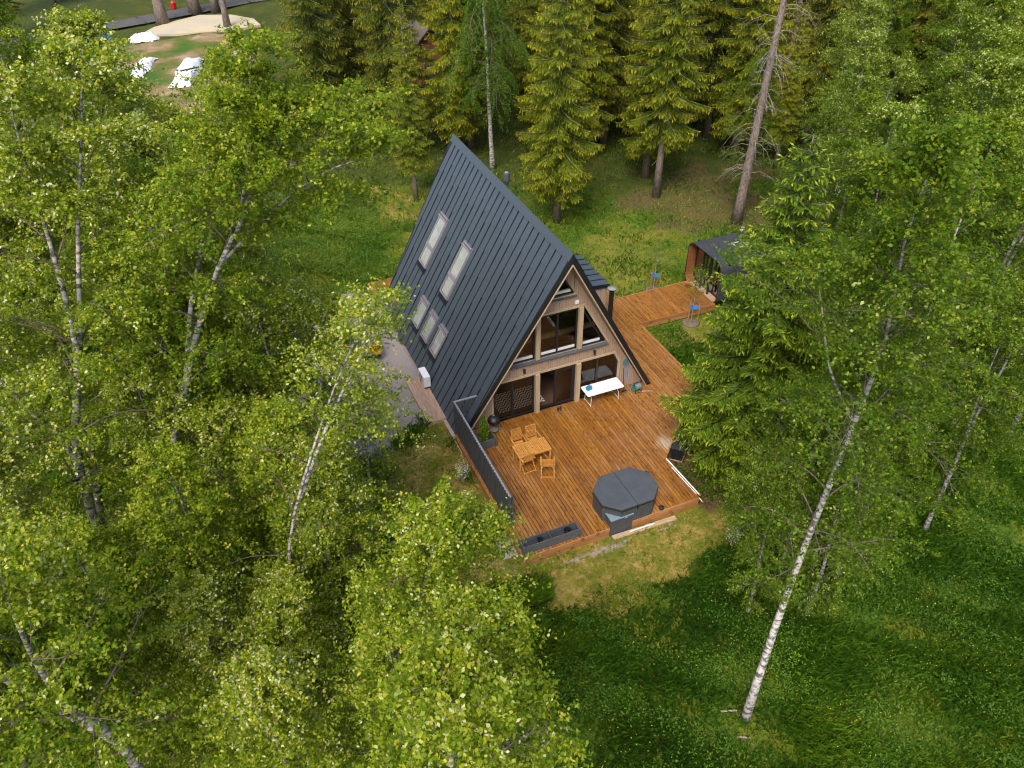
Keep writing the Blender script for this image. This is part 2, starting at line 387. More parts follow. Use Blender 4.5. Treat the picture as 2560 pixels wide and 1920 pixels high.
P_PAD = [(-13.5, 73.0), (-12.0, 75.4), (-9.5, 77.2), (-6.8, 78.6), (-3.5, 77.2), (-1.5, 74.5), (-1.2, 71.6), (-4, 70.8), (-10, 71.6)]
P_DECK = [(-4.91, -7.48), (2.68, -7.48), (2.68, -5.0), (6.85, -1.05), (6.85, 4.25), (11.5, 4.25), (11.5, 6.83), (6.85, 6.83), (6.85, 13.9), (-4.96, 13.9), (-4.96, 12.4), (4.0, 12.4), (4.0, -.2), (-4.91, -.2)]
P_MOSS = [(6.9, -.6), (6.9, 4.2), (11.4, 4.2), (13, 2.0), (11.0, -1.0), (8.6, -2.4)]
P_MOSS3 = [(-3.0, 20.5), (2.2, 20), (3.2, 25.5), (-1.5, 27.5)]
P_MOSS2 = [(6.9, 7.0), (11.3, 7.0), (12.5, 10.0), (14.5, 13.5), (11, 16), (8, 14), (6.9, 12)]
def wob(x, y, a=.4, s=1.0): return a * (np.sin(x * 1.9 * s + 2 * np.sin(y * 1.3 * s)) + np.sin(y * 2.3 * s + 1.7 * np.sin(x * 1.1 * s + 1)))/1.6
def zones(x, y):
    w = wob(x, y)
    dry = sstep(.8, -.6, pdist(x, y, P_DRY) + w)
    dry = np.maximum(dry, .6 * sstep(1.2, -1.0, pdist(x, y, P_MOSS3) + 1.6 * w))
    dry = np.maximum(dry, .56 * sstep(.4, -.4, pdist(x, y, P_MOSS) + w)); dry = np.maximum(dry, .50 * sstep(1.5, -1, pdist(x, y, P_MOSS2) + 1.5 * w))
    grav = sstep(.3, -.3, pdist(x, y, P_GRAV) + w * .8)
    strip = sstep(.5, 0, np.abs(y + 7.95) + .3 * w) * sstep(-5, -3.4, x) * sstep(2.5, 1.0, x) * .55
    lit = np.maximum(sstep(.5, -.4, pdist(x, y, P_LIT1) + w), .54 * sstep(1.8, -1.8, pdist(x, y, P_LIT2) + 2.5 * wob(x, y, .5, .6)))
    lawn = sstep(.8, -.8, pdist(x, y, P_LAWN) + w)
    yard = sstep(1.5, -1.5, pdist(x, y, P_YARD) + 2 * w)
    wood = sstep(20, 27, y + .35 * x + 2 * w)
    return dry, np.maximum(grav, strip), lit, lawn, yard, wood
xs = np.concatenate([[-900, -400, -160, -80], np.arange(-45, 62, .4), [80, 160, 400, 900]])
ys = np.concatenate([[-900, -400, -120, -60], np.arange(-30, 96, .4), [120, 200, 400, 900]])
X, Y = np.meshgrid(xs, ys, indexing='ij'); nx, ny = X.shape
Z = gz(X, Y)
idx = np.arange(nx * ny).reshape(nx, ny)
F = np.stack([idx[:-1, :-1], idx[1:, :-1], idx[1:, 1:], idx[:-1, 1:]], -1).reshape(-1, 4)
dry, grav, lit, lawn, yard, wood = [a.ravel() for a in zones(X, Y)]
m_ground = mat('ground_cover', (.1, .1, .05), .95, spec=.2)
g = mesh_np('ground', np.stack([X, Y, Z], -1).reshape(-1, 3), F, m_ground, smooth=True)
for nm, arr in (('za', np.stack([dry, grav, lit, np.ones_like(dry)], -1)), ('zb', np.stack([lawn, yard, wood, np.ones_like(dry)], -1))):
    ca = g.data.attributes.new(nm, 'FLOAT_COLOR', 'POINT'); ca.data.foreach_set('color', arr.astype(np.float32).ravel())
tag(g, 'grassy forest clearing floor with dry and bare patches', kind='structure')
def ground_nodes(m):
    gg = N(m, 'ShaderNodeNewGeometry').outputs['Position']
    n1 = noise(m, .7, gg, 6, .65); n2 = noise(m, 6, gg, 5, .7); n3 = noise(m, 28, gg, 3, .7); n4 = noise(m, 2.2, gg, 4, .6)
    g1 = ramp(m, [(.3, (.022, .055, .005)), (.5, (.055, .105, .007)), (.7, (.11, .15, .010))]); L(m, n2.outputs[0], g1.inputs[0])
    olive = ramp(m, [(.35, (.11, .12, .010)), (.65, (.23, .20, .016))]); L(m, n2.outputs[0], olive.inputs[0])
    k = ramp(m, [(.47, (0, 0, 0)), (.62, (1, 1, 1))]); L(m, n1.outputs[0], k.inputs[0])
    c = mixc(m, mth(m, 'MULTIPLY', k.outputs[0], .6), g1.outputs[0], olive.outputs[0])
    dryc = ramp(m, [(.25, (.085, .085, .012)), (.45, (.24, .18, .035)), (.62, (.36, .26, .09)), (.8, (.24, .17, .09))]); L(m, n2.outputs[0], dryc.inputs[0])
    dg = ramp(m, [(.42, (0, 0, 0)), (.6, (1, 1, 1))]); L(m, n4.outputs[0], dg.inputs[0])
    dgb = ramp(m, [(.44, (0, 0, 0)), (.56, (1, 1, 1))]); L(m, noise(m, 1.1, gg, 5, .7).outputs[0], dgb.inputs[0])
    dryc2 = mixc(m, mth(m, 'MULTIPLY', dg.outputs[0], .6), dryc.outputs[0], (.17, .16, .012))
    dryc2 = mixc(m, mth(m, 'MULTIPLY', dgb.outputs[0], .75), dryc2, mixc(m, n2.outputs[0], (.05, .10, .006), (.14, .16, .012)))
    gravc = ramp(m, [(.3, (.16, .13, .11)), (.5, (.32, .27, .245)), (.75, (.50, .45, .42))]); L(m, n3.outputs[0], gravc.inputs[0])
    litc = ramp(m, [(.3, (.035, .030, .012)), (.5, (.10, .062, .03)), (.66, (.15, .095, .05)), (.8, (.22, .15, .09))]); L(m, n2.outputs[0], litc.inputs[0])
    lawnc = ramp(m, [(.3, (.035, .10, .008)), (.7, (.075, .15, .012))]); L(m, n4.outputs[0], lawnc.inputs[0])
    yardc = ramp(m, [(.38, (.05, .11, .014)), (.48, (.12, .12, .03)), (.56, (.22, .16, .08)), (.7, (.38, .28, .19))]); nf5 = noise(m, .28, gg, 5, .6); L(m, nf5.outputs[0], yardc.inputs[0])
    A = N(m, 'ShaderNodeAttribute', attribute_name='za'); sa = N(m, 'ShaderNodeSeparateColor'); L(m, A.outputs['Color'], sa.inputs[0])
    B = N(m, 'ShaderNodeAttribute', attribute_name='zb'); sb = N(m, 'ShaderNodeSeparateColor'); L(m, B.outputs['Color'], sb.inputs[0])
    def sharp(v, nn, amt=.5):
        t = mth(m, 'ADD', v, mth(m, 'MULTIPLY_ADD', nn, amt, -amt / 2))
        r = ramp(m, [(.38, (0, 0, 0)), (.62, (1, 1, 1))]); L(m, t, r.inputs[0])
        return mth(m, 'MULTIPLY', r.outputs[0], mth(m, 'GREATER_THAN', v, .02))
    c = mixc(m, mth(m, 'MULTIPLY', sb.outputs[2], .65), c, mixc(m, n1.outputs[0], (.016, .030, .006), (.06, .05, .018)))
    c = mixc(m, sharp(sb.outputs[1], nf5.outputs[0], .6), c, yardc.outputs[0])
    c = mixc(m, sharp(sb.outputs[0], n4.outputs[0], .3), c, lawnc.outputs[0])
    c = mixc(m, sharp(sa.outputs[0], n4.outputs[0], .8), c, dryc2)
    c = mixc(m, sharp(sa.outputs[2], n2.outputs[0], 1.0), c, litc.outputs[0])
    c = mixc(m, sharp(sa.outputs[1], n2.outputs[0], 1.0), c, gravc.outputs[0])
    L(m, c, BS(m).inputs['Base Color']); bump(m, mth(m, 'ADD', n2.outputs[0], n3.outputs[0]), .7, .05)
ground_nodes(m_ground)

m_road = dirty(mat('asphalt', (.06, .058, .06), .9), (.085, .08, .08), (.05, .048, .05), 1.2, .8, .2)
rb = MB(); pts = [(-60, 66), (-30, 74.5), (-13, 79.2), (-1, 83.6), (20, 88), (60, 92)]
for (a, b) in zip(pts[:-1], pts[1:]):
    d = Vector((b[0] - a[0], b[1] - a[1])).normalized(); n = Vector((-d.y, d.x)) * 1.7
    rb.add([(a[0] - n.x, a[1] - n.y, -.25), (b[0] - n.x, b[1] - n.y, -.25), (b[0] + n.x, b[1] + n.y, -.25), (a[0] + n.x, a[1] + n.y, -.25)], [(0, 1, 2, 3)])
tag(rb.build('road', m_road), 'narrow dark asphalt road beyond the far yard', kind='structure')
pd = MB(); pd.prism(P_PAD, -.6, -.22)
m_pad = dirty(mat('sandy_pad', (.45, .38, .24), .95), (.46, .38, .23), (.34, .32, .29), .5, .9, .3)
tag(pd.build('sand_pad', m_pad), 'sandy building pad beside the far road', kind='structure')

# ---------------------------------------------------------------- house
HW, HH = 4.703, 8.203            # half base, ridge height
def yf(z): return -.376 - .0762 * z         # prow edges
def yr(z): return 11.66 + .0915 * z
nL = Vector((-HH, 0, HW)).normalized()
def roofpt(side, y, z, off=0.0):  # side -1 left, +1 right
    x = HW * (1 - z / HH)
    return Vector((side * (x + off * HH / math.hypot(HH, HW)), y, z + off * HW / math.hypot(HH, HW)))
house = empty('a_frame_house', (0, 0, 0), label='tall A-frame house with dark metal roof and beige wooden gable', cat='house')
ZB = {-1: -.19, 1: 0.012}
# insulated roof body under the sheets (black end caps, beige soffit)
for side in (-1, 1):
    TH = .20
    b = MB()
    zb = ZB[side]; zt = HH
    def corner(y, z, off): return roofpt(side, y, z, off)
    inner_t = HH - TH * math.hypot(HH, HW) / HW * 1.0
    def inn(yfun, z):  # point on underside
        return roofpt(side, yfun(z), z, -TH)
    p = [roofpt(side, yf(zb), zb), roofpt(side, yr(zb), zb), roofpt(side, yr(zt), zt), roofpt(side, yf(zt), zt)]
    q0 = roofpt(side, yf(zb), zb, -TH); q1 = roofpt(side, yr(zb), zb, -TH)
    # underside meets the centre plane x = 0
    zi = HH - TH * math.hypot(HH, HW) / HW
    q0.z = max(q0.z, zb); q1.z = max(q1.z, zb)
    q2 = Vector((0, yr(HH), zi)); q3 = Vector((0, yf(HH), zi))
    vs_ = p + [q0, q1, q2, q3]
    b.add(vs_, [(0, 1, 2, 3)] if side > 0 else [(3, 2, 1, 0)], 0)
    b.add(vs_, [(4, 7, 6, 5)] if side > 0 else [(5, 6, 7, 4)], 1)
    b.add(vs_, [(0, 3, 7, 4), (1, 5, 6, 2), (0, 4, 5, 1)], 0)
    b.build('roof_slab', [m_black, m_trim], house)
# standing seam sheets in staggered lengths
def clip(poly, a, b, c):   # keep a*y + b*z <= c
    out = []
    for i in range(len(poly)):
        p, q = poly[i], poly[(i + 1) % len(poly)]
        dp = a * p[0] + b * p[1] - c; dq = a * q[0] + b * q[1] - c
        if dp <= 0: out.append(p)
        if dp * dq < 0:
            t = dp / (dp - dq); out.append((p[0] + t * (q[0] - p[0]), p[1] + t * (q[1] - p[1])))
    return out
SP = .526
seams = [.12 + SP * k for k in range(-2, 25)]
DZ1 = 3.72
zcap = 7.96
for side in (-1, 1):
    for k in range(len(seams) - 1):
        y0, y1 = seams[k], seams[k + 1]
        off = [0.0, 1.05, 2.1, .6][k % 4]
        cuts = [ZB[side]] + [z for z in (1.0 + off + random.uniform(-.05, .05), 3.9 + off * .9, 6.6 + off * .3) if z < 7.4] + [zcap]
        for a, c in zip(cuts[:-1], cuts[1:]):
            poly = [(y0 + .004, a), (y1 - .004, a), (y1 - .004, c), (y0 + .004, c)]
            poly = clip(poly, -1, -.0762, .376); poly = clip(poly, 1, -.0915, 11.66)
            if len(poly) < 3: continue
            ar = abs(sum(poly[i][0] * poly[(i + 1) % len(poly)][1] - poly[(i + 1) % len(poly)][0] * poly[i][1] for i in range(len(poly)))) / 2
            if ar < .02: continue
            if side < 0: poly = poly[::-1]
            b = MB(); n = len(poly)
            b.add([roofpt(side, y, z, .005) for y, z in poly] + [roofpt(side, y, z, .012 + .030 * (1 - (z - a) / (c - a))) for y, z in poly],
                  [tuple(reversed(range(n))), tuple(range(n, 2 * n))] + [(i, (i + 1) % n, n + (i + 1) % n, n + i) for i in range(n)])
            b.build('roof_sheet', m_roof, house)
    for y in seams:
        za, zb_ = ZB[side], zcap
        if y < yf(za): za = (-.376 - y) / .0762
        if y > yr(za): za = (y - 11.66) / .0915
        if za > zcap - .2: continue
        b = MB(); p = roofpt(side, y, za, .03); q = roofpt(side, y, zb_, .03)
        b.bar(p, q, .034, .055, up=(nL.x * -side, 0, nL.z) if side < 0 else (-nL.x, 0, nL.z))
        b.build('roof_seam', m_seam, house)
b = MB()
for side in (-1, 1):
    a0, a1 = roofpt(side, yf(zcap) - .01, zcap - .02, .05), roofpt(side, yr(zcap) + .01, zcap - .02, .05)
    t0, t1 = Vector((0, yf(HH) - .01, HH + .10)), Vector((0, yr(HH) + .01, HH + .10))
    c0, c1 = roofpt(side, yf(zcap) - .01, zcap - .02, .036), roofpt(side, yr(zcap) + .01, zcap - .02, .036)
    b.add([a0, a1, t1, t0, c0, c1], [(0, 1, 2, 3) if side > 0 else (3, 2, 1, 0), (0, 4, 5, 1)])
b.build('ridge_cap', m_roof, house)
# verge trims along the raking front and rear edges
for side in (-1, 1):
    for fn, sg in ((yf, -1), (yr, 1)):
        b = MB()
        z0, z1 = ZB[side], HH + .06
        p0 = roofpt(side, fn(z0) + sg * .018, z0, .045); q0 = Vector((0, fn(HH) + sg * .018, HH + .095))
        p1 = roofpt(side, fn(z0) + sg * .018, z0, -.15); p1.z = max(p1.z, z0)
        q1 = Vector((0, fn(HH) + sg * .018, HH - .30))
        d = Vector((0, -sg * .045, 0))
        b.add([p0, q0, q1, p1, p0 + d, q0 + d, q1 + d, p1 + d], [(0, 1, 2, 3), (7, 6, 5, 4), (0, 4, 5, 1), (3, 2, 6, 7), (0, 3, 7, 4)])
        b.build('bargeboard', m_black, house)
        b = MB()
        b.bar(roofpt(side, fn(z0) + sg * .0, z0 + .02, -.19), Vector((0, fn(HH), HH - .40)), .05, .05)
        b.build('verge_batten', m_trim, house)

# gable wall
H_TOP = [(-.68, 5.80), (.68, 5.80), (0, 6.95)]
H_MID = [(-2.36, 2.92), (2.36, 2.92), (1.15, 5.06), (-1.15, 5.06)]
H_LOW = [(-3.06, .0), (3.06, .0), (3.06, 1.58), (2.80, 2.12), (-2.80, 2.12), (-3.06, 1.58)]
def span(poly, x):
    zs = []
    for i in range(len(poly)):
        (x0, z0), (x1, z1) = poly[i], poly[(i + 1) % len(poly)]
        if x0 != x1 and min(x0, x1) <= x <= max(x0, x1): zs.append(z0 + (z1 - z0) * (x - x0) / (x1 - x0))
    return (min(zs), max(zs)) if len(zs) >= 2 else None
def topz(x): return (HH - .42) * (1 - abs(x) / (HW - .24))
def gable(y, out, holes, name):
    b = MB(); strips = list(np.arange(-4.45, 4.46, .108))
    vx = sorted(set(round(p[0], 4) for h in holes for p in h) | {0.0})
    cuts = sorted(set([round(s, 4) for s in strips] + vx))
    sset = set(round(s, 4) for s in strips)
    for xa, xb in zip(cuts[:-1], cuts[1:]):
        if xb - xa < 1e-3: continue
        ga = .006 if round(xa, 4) in sset else 0; gb = .006 if round(xb, 4) in sset else 0
        def iv(x):
            r = [(0.0, topz(x))]
            for h in holes:
                s = span(h, x)
                if s is None or s[1] - s[0] < 1e-3: continue
                nr = []
                for lo, hi in r:
                    if s[0] > lo + 1e-4: nr.append((lo, min(s[0], hi)))
                    if s[1] < hi - 1e-4: nr.append((max(s[1], lo), hi))
                r = nr
            return [i for i in r if i[1] - i[0] > 0]
        ia, ib = iv(xa + 2e-4), iv(xb - 2e-4)
        if len(ia) != len(ib):
            n = min(len(ia), len(ib)); ia, ib = ia[:n], ib[:n]
        yy = y + random.uniform(-.002, .002) * 1.0
        for (la, ha), (lb, hb) in zip(ia, ib):
            if max(ha - la, hb - lb) < .01: continue
            x0, x1 = xa + ga, xb - gb; y0, y1 = sorted((yy, yy + .025 * out))
            b.hexa([(x0, y0, la), (x1, y0, lb), (x1, y1, lb), (x0, y1, la), (x0, y0, ha), (x1, y0, hb), (x1, y1, hb), (x0, y1, ha)])
    b.build(name, m_clad, house, kind='stuff')
gable(0.0, -1, [H_TOP, H_MID, H_LOW], 'cladding')
gable(11.3, 1, [[(-2, 0), (-1, 0), (-1, 2.1), (-2, 2.1)]], 'cladding')
# dark core wall behind the boards (with the openings left free): three bands
b = MB()
def wallstrip(x0, x1, z0a, z0b, z1a, z1b, y0=.03, y1=.16):
    b.hexa([(x0, y0, z0a), (x1, y0, z0b), (x1, y1, z0b), (x0, y1, z0a), (x0, y0, z1a), (x1, y0, z1b), (x1, y1, z1b), (x0, y1, z1a)])
for s in (-1, 1):
    def ws(xa, xb, *z):
        if s > 0: wallstrip(xa, xb, *z)
        else: wallstrip(-xb, -xa, z[1], z[0], z[3], z[2])
    ws(0, .68, 6.95, 5.8, topz(0), topz(.68)); ws(.68, 1.15, 5.06, 5.06, topz(.68), topz(1.15)); ws(0, .68, 5.06, 5.06, 5.8, 5.8)
    ws(1.15, 2.36, 5.06, 2.92, topz(1.15), topz(2.36)); ws(0, 2.36, 2.12, 2.12, 2.92, 2.92); ws(2.36, 2.8, 2.12, 2.12, topz(2.36), topz(2.8))
    ws(2.8, 3.06, 2.12, 1.58, topz(2.8), topz(3.06)); ws(3.06, 4.42, 0, 0, topz(3.06), topz(4.42))
b.build('wall_core', m_intdark, house)
# light trims round the openings
def trim_loop(pts, w=.10, y=-.045, closed=True, nm='trim'):
    n = len(pts)
    for i in range(n if closed else n - 1):
        a, c = pts[i], pts[(i + 1) % n]
        t = MB(); t.bar((a[0], y, a[1]), (c[0], y, c[1]), .045, w, up=(0, 1, 0) if False else (Vector((-(c[1] - a[1]), 0, c[0] - a[0]))), e=0)
        t.build(nm, m_trim, house)
trim_loop([(-2.46, 2.86), (-1.18, 5.12), (1.18, 5.12), (2.46, 2.86)], .09, closed=False)
trim_loop([(-.72, 5.77), (.72, 5.77)], .07, closed=False)
trim_loop([(-3.12, 0.0), (-3.12, 1.6), (-2.84, 2.17), (2.84, 2.17), (3.12, 1.6), (3.12, 0)], .09, closed=False)
for x in (-1.0, 1.0):
    t = MB(); t.box(x - .10, -.17, .0, x + .10, .06, 2.125); t.build('post', m_trim, house)
    t = MB(); t.box(x - .10, -.13, 2.93, x + .10, .06, 5.07); t.build('post', m_trim, house)
# band cap and dark sills
t = MB(); t.hexa([(-2.42, -.15, 2.80), (2.42, -.15, 2.80), (2.42, -.03, 2.80), (-2.42, -.03, 2.80), (-2.42, -.15, 2.83), (2.42, -.15, 2.83), (2.40, .06, 2.95), (-2.40, .06, 2.95)]); t.build('window_sill', m_dgrey, house)
t = MB(); t.hexa([(-.74, -.13, 5.70), (.74, -.13, 5.70), (.74, -.03, 5.70), (-.74, -.03, 5.70), (-.74, -.13, 5.73), (.74, -.13, 5.73), (.70, .06, 5.84), (-.70, .06, 5.84)]); t.build('window_sill', m_dgrey, house)
def window(pts, mull=(), nm='window', fw=.075, glass=True, yo=.05, sash=True):
    w = empty(nm, parent=house)
    fr = MB(); n = len(pts)
    cx = sum(p[0] for p in pts) / n; cz = sum(p[1] for p in pts) / n
    for i in range(n):
        a, c = pts[i], pts[(i + 1) % n]
        up = Vector((-(c[1] - a[1]), 0, c[0] - a[0])).normalized()
        if up.x * (cx - a[0]) + up.z * (cz - a[1]) < 0: up = -up
        o = up * fw / 2
        fr.bar((a[0] + o.x, yo + .01, a[1] + o.z), (c[0] + o.x, yo + .01, c[1] + o.z), .10, fw, up=up)
    for x in mull:
        s = span(pts, x)
        fr.box(x - .045, yo - .05, s[0] + .01, x + .045, yo + .05, s[1] - .01)
    fr.build('frame', m_black, w)
    if sash:
        # pale inner sash along the bottom
        zb = min(p[1] for p in pts); xa = min(p[0] for p in pts); xb = max(p[0] for p in pts)
        s2 = MB(); s2.box(xa + .10, yo - .03, zb + fw, xb - (.10 if xb - xa > 1.5 or xa < 0 else .22), yo + .06, zb + fw + .12); s2.build('sash_rail', m_whitem, w)
    if glass:
        gl = MB(); ptsg = pts if (pts[1][0] - pts[0][0]) else pts
        nn = len(pts)
        gl.add([(p[0], yo - .005, p[1]) for p in pts], [tuple(range(nn))])
        gl.build('pane', m_glass, w)
    return w
window([(-.66, 5.84), (.66, 5.84), (0, 6.93)])
window([(-.9, 2.96), (.9, 2.96), (.9, 5.03), (-.9, 5.03)], (-.06,))
window([(1.10, 2.96), (2.26, 2.96), (1.10, 4.98)])
window([(-2.26, 2.96), (-1.10, 2.96), (-1.10, 4.98)])
window([(1.10, .03), (3.05, .03), (3.05, 1.58), (2.79, 2.11), (1.10, 2.11)], (2.0,), sash=False)
window([(-3.05, .03), (-1.10, .03), (-1.10, 2.11), (-2.79, 2.11), (-3.05, 1.58)], (-2.15,), sash=False)
d = empty('sliding_door', parent=house)
fr = MB(); fr.box(-.9, 0, .02, .9, .14, .08); fr.box(-.9, 0, 2.04, .9, .14, 2.12); fr.box(-.9, 0, .08, -.83, .14, 2.04); fr.box(.83, 0, .08, .9, .14, 2.04)
fr.box(-.12, .01, .08, -.02, .07, 2.04); fr.box(.74, .01, .08, .83, .07, 2.04); fr.box(-.02, .01, .08, .74, .07, .16); fr.box(-.02, .01, 1.96, .74, .07, 2.04)
fr.build('frame', m_black, d)
gl = MB(); gl.add([(-.03, .045, .15), (.75, .045, .15), (.75, .045, 1.97), (-.03, .045, 1.97)], [(0, 1, 2, 3)]); gl.build('pane', m_glass, d)
# wall lamps, vent
for x in (-1.63, 1.77):
    t = MB(); t.lathe([(.045, 2.40), (.05, 2.41), (.05, 2.60), (.045, 2.61)], 12, (x, -.10, 0)); t.box(x - .03, -.08, 2.45, x + .03, -.02, 2.55); t.build('wall_lamp', m_black, house)
t = MB(); t.box(.71, -.06, 5.27, .87, -.026, 5.43)
for k in range(4): t.box(.72, -.075, 5.29 + k * .035, .86, -.06, 5.305 + k * .035)
t.build('wall_vent', m_white, house)
# interior
t = MB(); t.box(-4.3, .17, .0, 4.3, 11.2, .03); t.build('floor', m_intfloor, house)
t = MB(); t.box(-3.0, .9, 2.50, 3.0, 11.2, 2.66); t.build('upper_floor', m_intfloor, house)
for y, z in ((1.3, 2.95), (2.9, 3.35), (4.6, 3.35)):
    hw = (HW - .3) * (1 - z / (HH - .4)); t = MB(); t.box(-hw, y, z - .10, hw, y + .14, z + .10); t.build('interior_beam', m_lightbeam, house)
t = MB(); t.box(-2.9, 7.0, .03, 2.9, 7.1, 2.5); t.box(-2.6, 8.5, 2.66, 2.6, 8.6, 3.2); t.build('interior_wall', m_intdark, house)
rug = MB(); rug.box(-2.6, .45, .032, -.35, 1.75, .045); tag(rug.build('rug', m_rug), 'woven zigzag rug on the floor inside the lower left window', 'rug')
sofa = empty('sofa', (.9, 2.5, .03), 0, label='dark grey sofa inside behind the right half of the sliding door', cat='sofa')
t = MB(); t.box(-.2, -.4, 0, 1.6, .4, .42); t.build('seat', m_dgrey, sofa, bevel=.04); t = MB(); t.box(-.2, .4, 0, 1.6, .6, .8); t.build('backrest', m_dgrey, sofa, bevel=.04)
bed = empty('bed', (1.2, 3.6, 2.66), 0, label='low bed with dark bedding on the upper floor', cat='bed')
t = MB(); t.box(-.4, -.5, 0, .9, 1.4, .28); t.build('mattress', m_dgrey, bed, bevel=.04); t = MB(); t.box(-.3, .9, .28, .3, 1.3, .38); t.build('pillow', m_lightbeam, bed, bevel=.03)

# skylights on the left slope
def roof_frame(y0, y1, z0, z1, nm='skylight', split=None, openup=0.0):
    w = empty(nm, parent=house)
    sl = math.hypot(HH, HW) / HH
    def P(y, z, o): return roofpt(-1, y, z, o)
    fr = MB(); t_ = .07
    def bar(ya, za, yb, zb, o0, o1, wd):
        a, c = P(ya, za, (o0 + o1) / 2), P(yb, zb, (o0 + o1) / 2)
        fr.bar(a, c, wd, o1 - o0, up=(nL.x, 0, nL.z))
    bar(y0, z0, y0, z1, .02, .12, t_); bar(y1, z0, y1, z1, .02, .12, t_); bar(y0 - .03, z0, y1 + .03, z0, .02, .11, .09)
    bar(y0 - .05, z1 - .02, y1 + .05, z1 - .02, .02, .17, .10); bar(y0 - .05, z1 + .10, y1 + .05, z1 + .10, .02, .13, .08)
    if split: bar(y0 - .02, split, y1 + .02, split, .02, .15, .12); bar(y0 - .02, split - .09, y1 + .02, split - .09, .02, .12, .06)
    fr.build('frame', m_skyframe, w)
    gl = MB(); gl.add([P(y0, z0, .10), P(y1, z0, .10), P(y1, z1, .10), P(y0, z1, .10)], [(3, 2, 1, 0)]); gl.build('pane', m_skyglass, w)
    bl = MB(); bl.add([P(y0, z0, .066), P(y1, z0, .066), P(y1, z1, .066), P(y0, z1, .066)], [(3, 2, 1, 0)]); bl.build('reflection_blind', m_skyblind, w)  # sheet under the glass, coloured like mirrored sky
    ap = MB(); a0 = P(y0 - .12, z0 - .30, .036); a1 = P(y1 + .12, z0 - .30, .036); a2 = P(y1 + .12, z0 - .03, .045); a3 = P(y0 - .12, z0 - .03, .045)
    ap.add([a0, a1, a2, a3], [(3, 2, 1, 0)]); ap.build('flashing', m_seam, w)
roof_frame(9.02, 9.92, 3.05, 5.30, split=3.90)
roof_frame(5.80, 6.66, 3.05, 5.30, split=3.92)
roof_frame(7.05, 7.90, .95, 2.05)
roof_frame(5.72, 6.50, .95, 2.05)
roof_frame(4.38, 5.18, .95, 2.05)

# chimney behind the ridge
ch = empty('chimney', (.42, 6.55, 7.35), parent=house)
t = MB(); t.lathe([(.085, -.2), (.085, .62), (.105, .62), (.14, .74), (.15, .76), (.15, 1.12), (.13, 1.14)], 16)
for k in range(3): t.lathe([(.158, .80 + k * .1), (.158, .83 + k * .1)], 16)
t.build('flue', m_dgrey, ch)
t = MB(); t.lathe([(.075, 1.145), (.08, 1.16), (.05, 1.18)], 12); t.build('flue_cap', m_galv, ch)
t = MB(); t.lathe([(.2, .0), (.1, .12)], 12); t.build('flue_collar', m_galv, ch)

# dormer on the right slope
dm = empty('dormer', parent=house)
dx1, dy0, dy1, dzr = 4.16, 3.32, 6.32, 3.50
t = MB()
for k in range(int((dy1 - dy0) / .108)):
    pass
xx = np.arange(1.9, dx1 + .0, .108)
for x in xx: t.box(x + .004, dy0, .35, min(x + .104, dx1 + .05), dy0 + .025, dzr - .1)
t.build('front_cladding', m_clad, dm, kind='stuff')
t = MB(); t.box(dx1 + .02, dy0 + .03, .35, dx1 + .05, dy1 - .03, dzr - .1); t.build('side_wall', m_clad, dm)
t = MB(); t.box(1.9, dy0 + .03, .35, dx1 - .08, dy1 - .03, dzr - .12); t.build('dormer_core', m_intdark, dm)
def drz(x): return dzr + (dx1 + .13 - x) * .09
t = MB(); t.hexa([(1.8, dy0 - .07, drz(1.8) - .14), (dx1 + .13, dy0 - .07, dzr - .14), (dx1 + .13, dy1 + .07, dzr - .14), (1.8, dy1 + .07, drz(1.8) - .14), (1.8, dy0 - .07, drz(1.8)), (dx1 + .13, dy0 - .07, dzr), (dx1 + .13, dy1 + .07, dzr), (1.8, dy1 + .07, drz(1.8))])
t.build('roof_slab', m_black, dm)
for k in range(6):
    ya = dy0 - .06 + k * .522
    t = MB(); t.hexa([(1.9, ya + .01, drz(1.9) + .004), (dx1 + .12, ya + .01, dzr + .004), (dx1 + .12, ya + .51, dzr + .004), (1.9, ya + .51, drz(1.9) + .004), (1.9, ya + .01, drz(1.9) + .02), (dx1 + .12, ya + .01, dzr + .02), (dx1 + .12, ya + .51, dzr + .02), (1.9, ya + .51, drz(1.9) + .02)])
    t.build('roof_sheet', m_roof, dm)
for k in range(7):
    ya = dy0 - .06 + k * .522
    t = MB(); t.bar((1.9, ya, drz(1.9) + .03), (dx1 + .12, ya, dzr + .03), .03, .05); t.build('roof_seam', m_seam, dm)
t = MB(); t.tube([(4.27, 3.0, .8), (4.27, 3.0, 3.30)], .12, 16)
t.lathe([(.126, 2.0), (.126, 2.03)], 16, (4.27, 3.0, 0))
t.build('flue_pipe', m_black, dm, smooth=False)
t = MB(); t.tube([(4.27, 3.0, 3.30), (4.27, 3.0, 3.46)], .09, 12); t.build('flue_neck', m_black, dm)
t = MB(); t.lathe([(.21, 3.44), (.22, 3.46), (.06, 3.52)], 16, (4.27, 3.0, 0)); t.build('flue_cap', m_galv, dm)

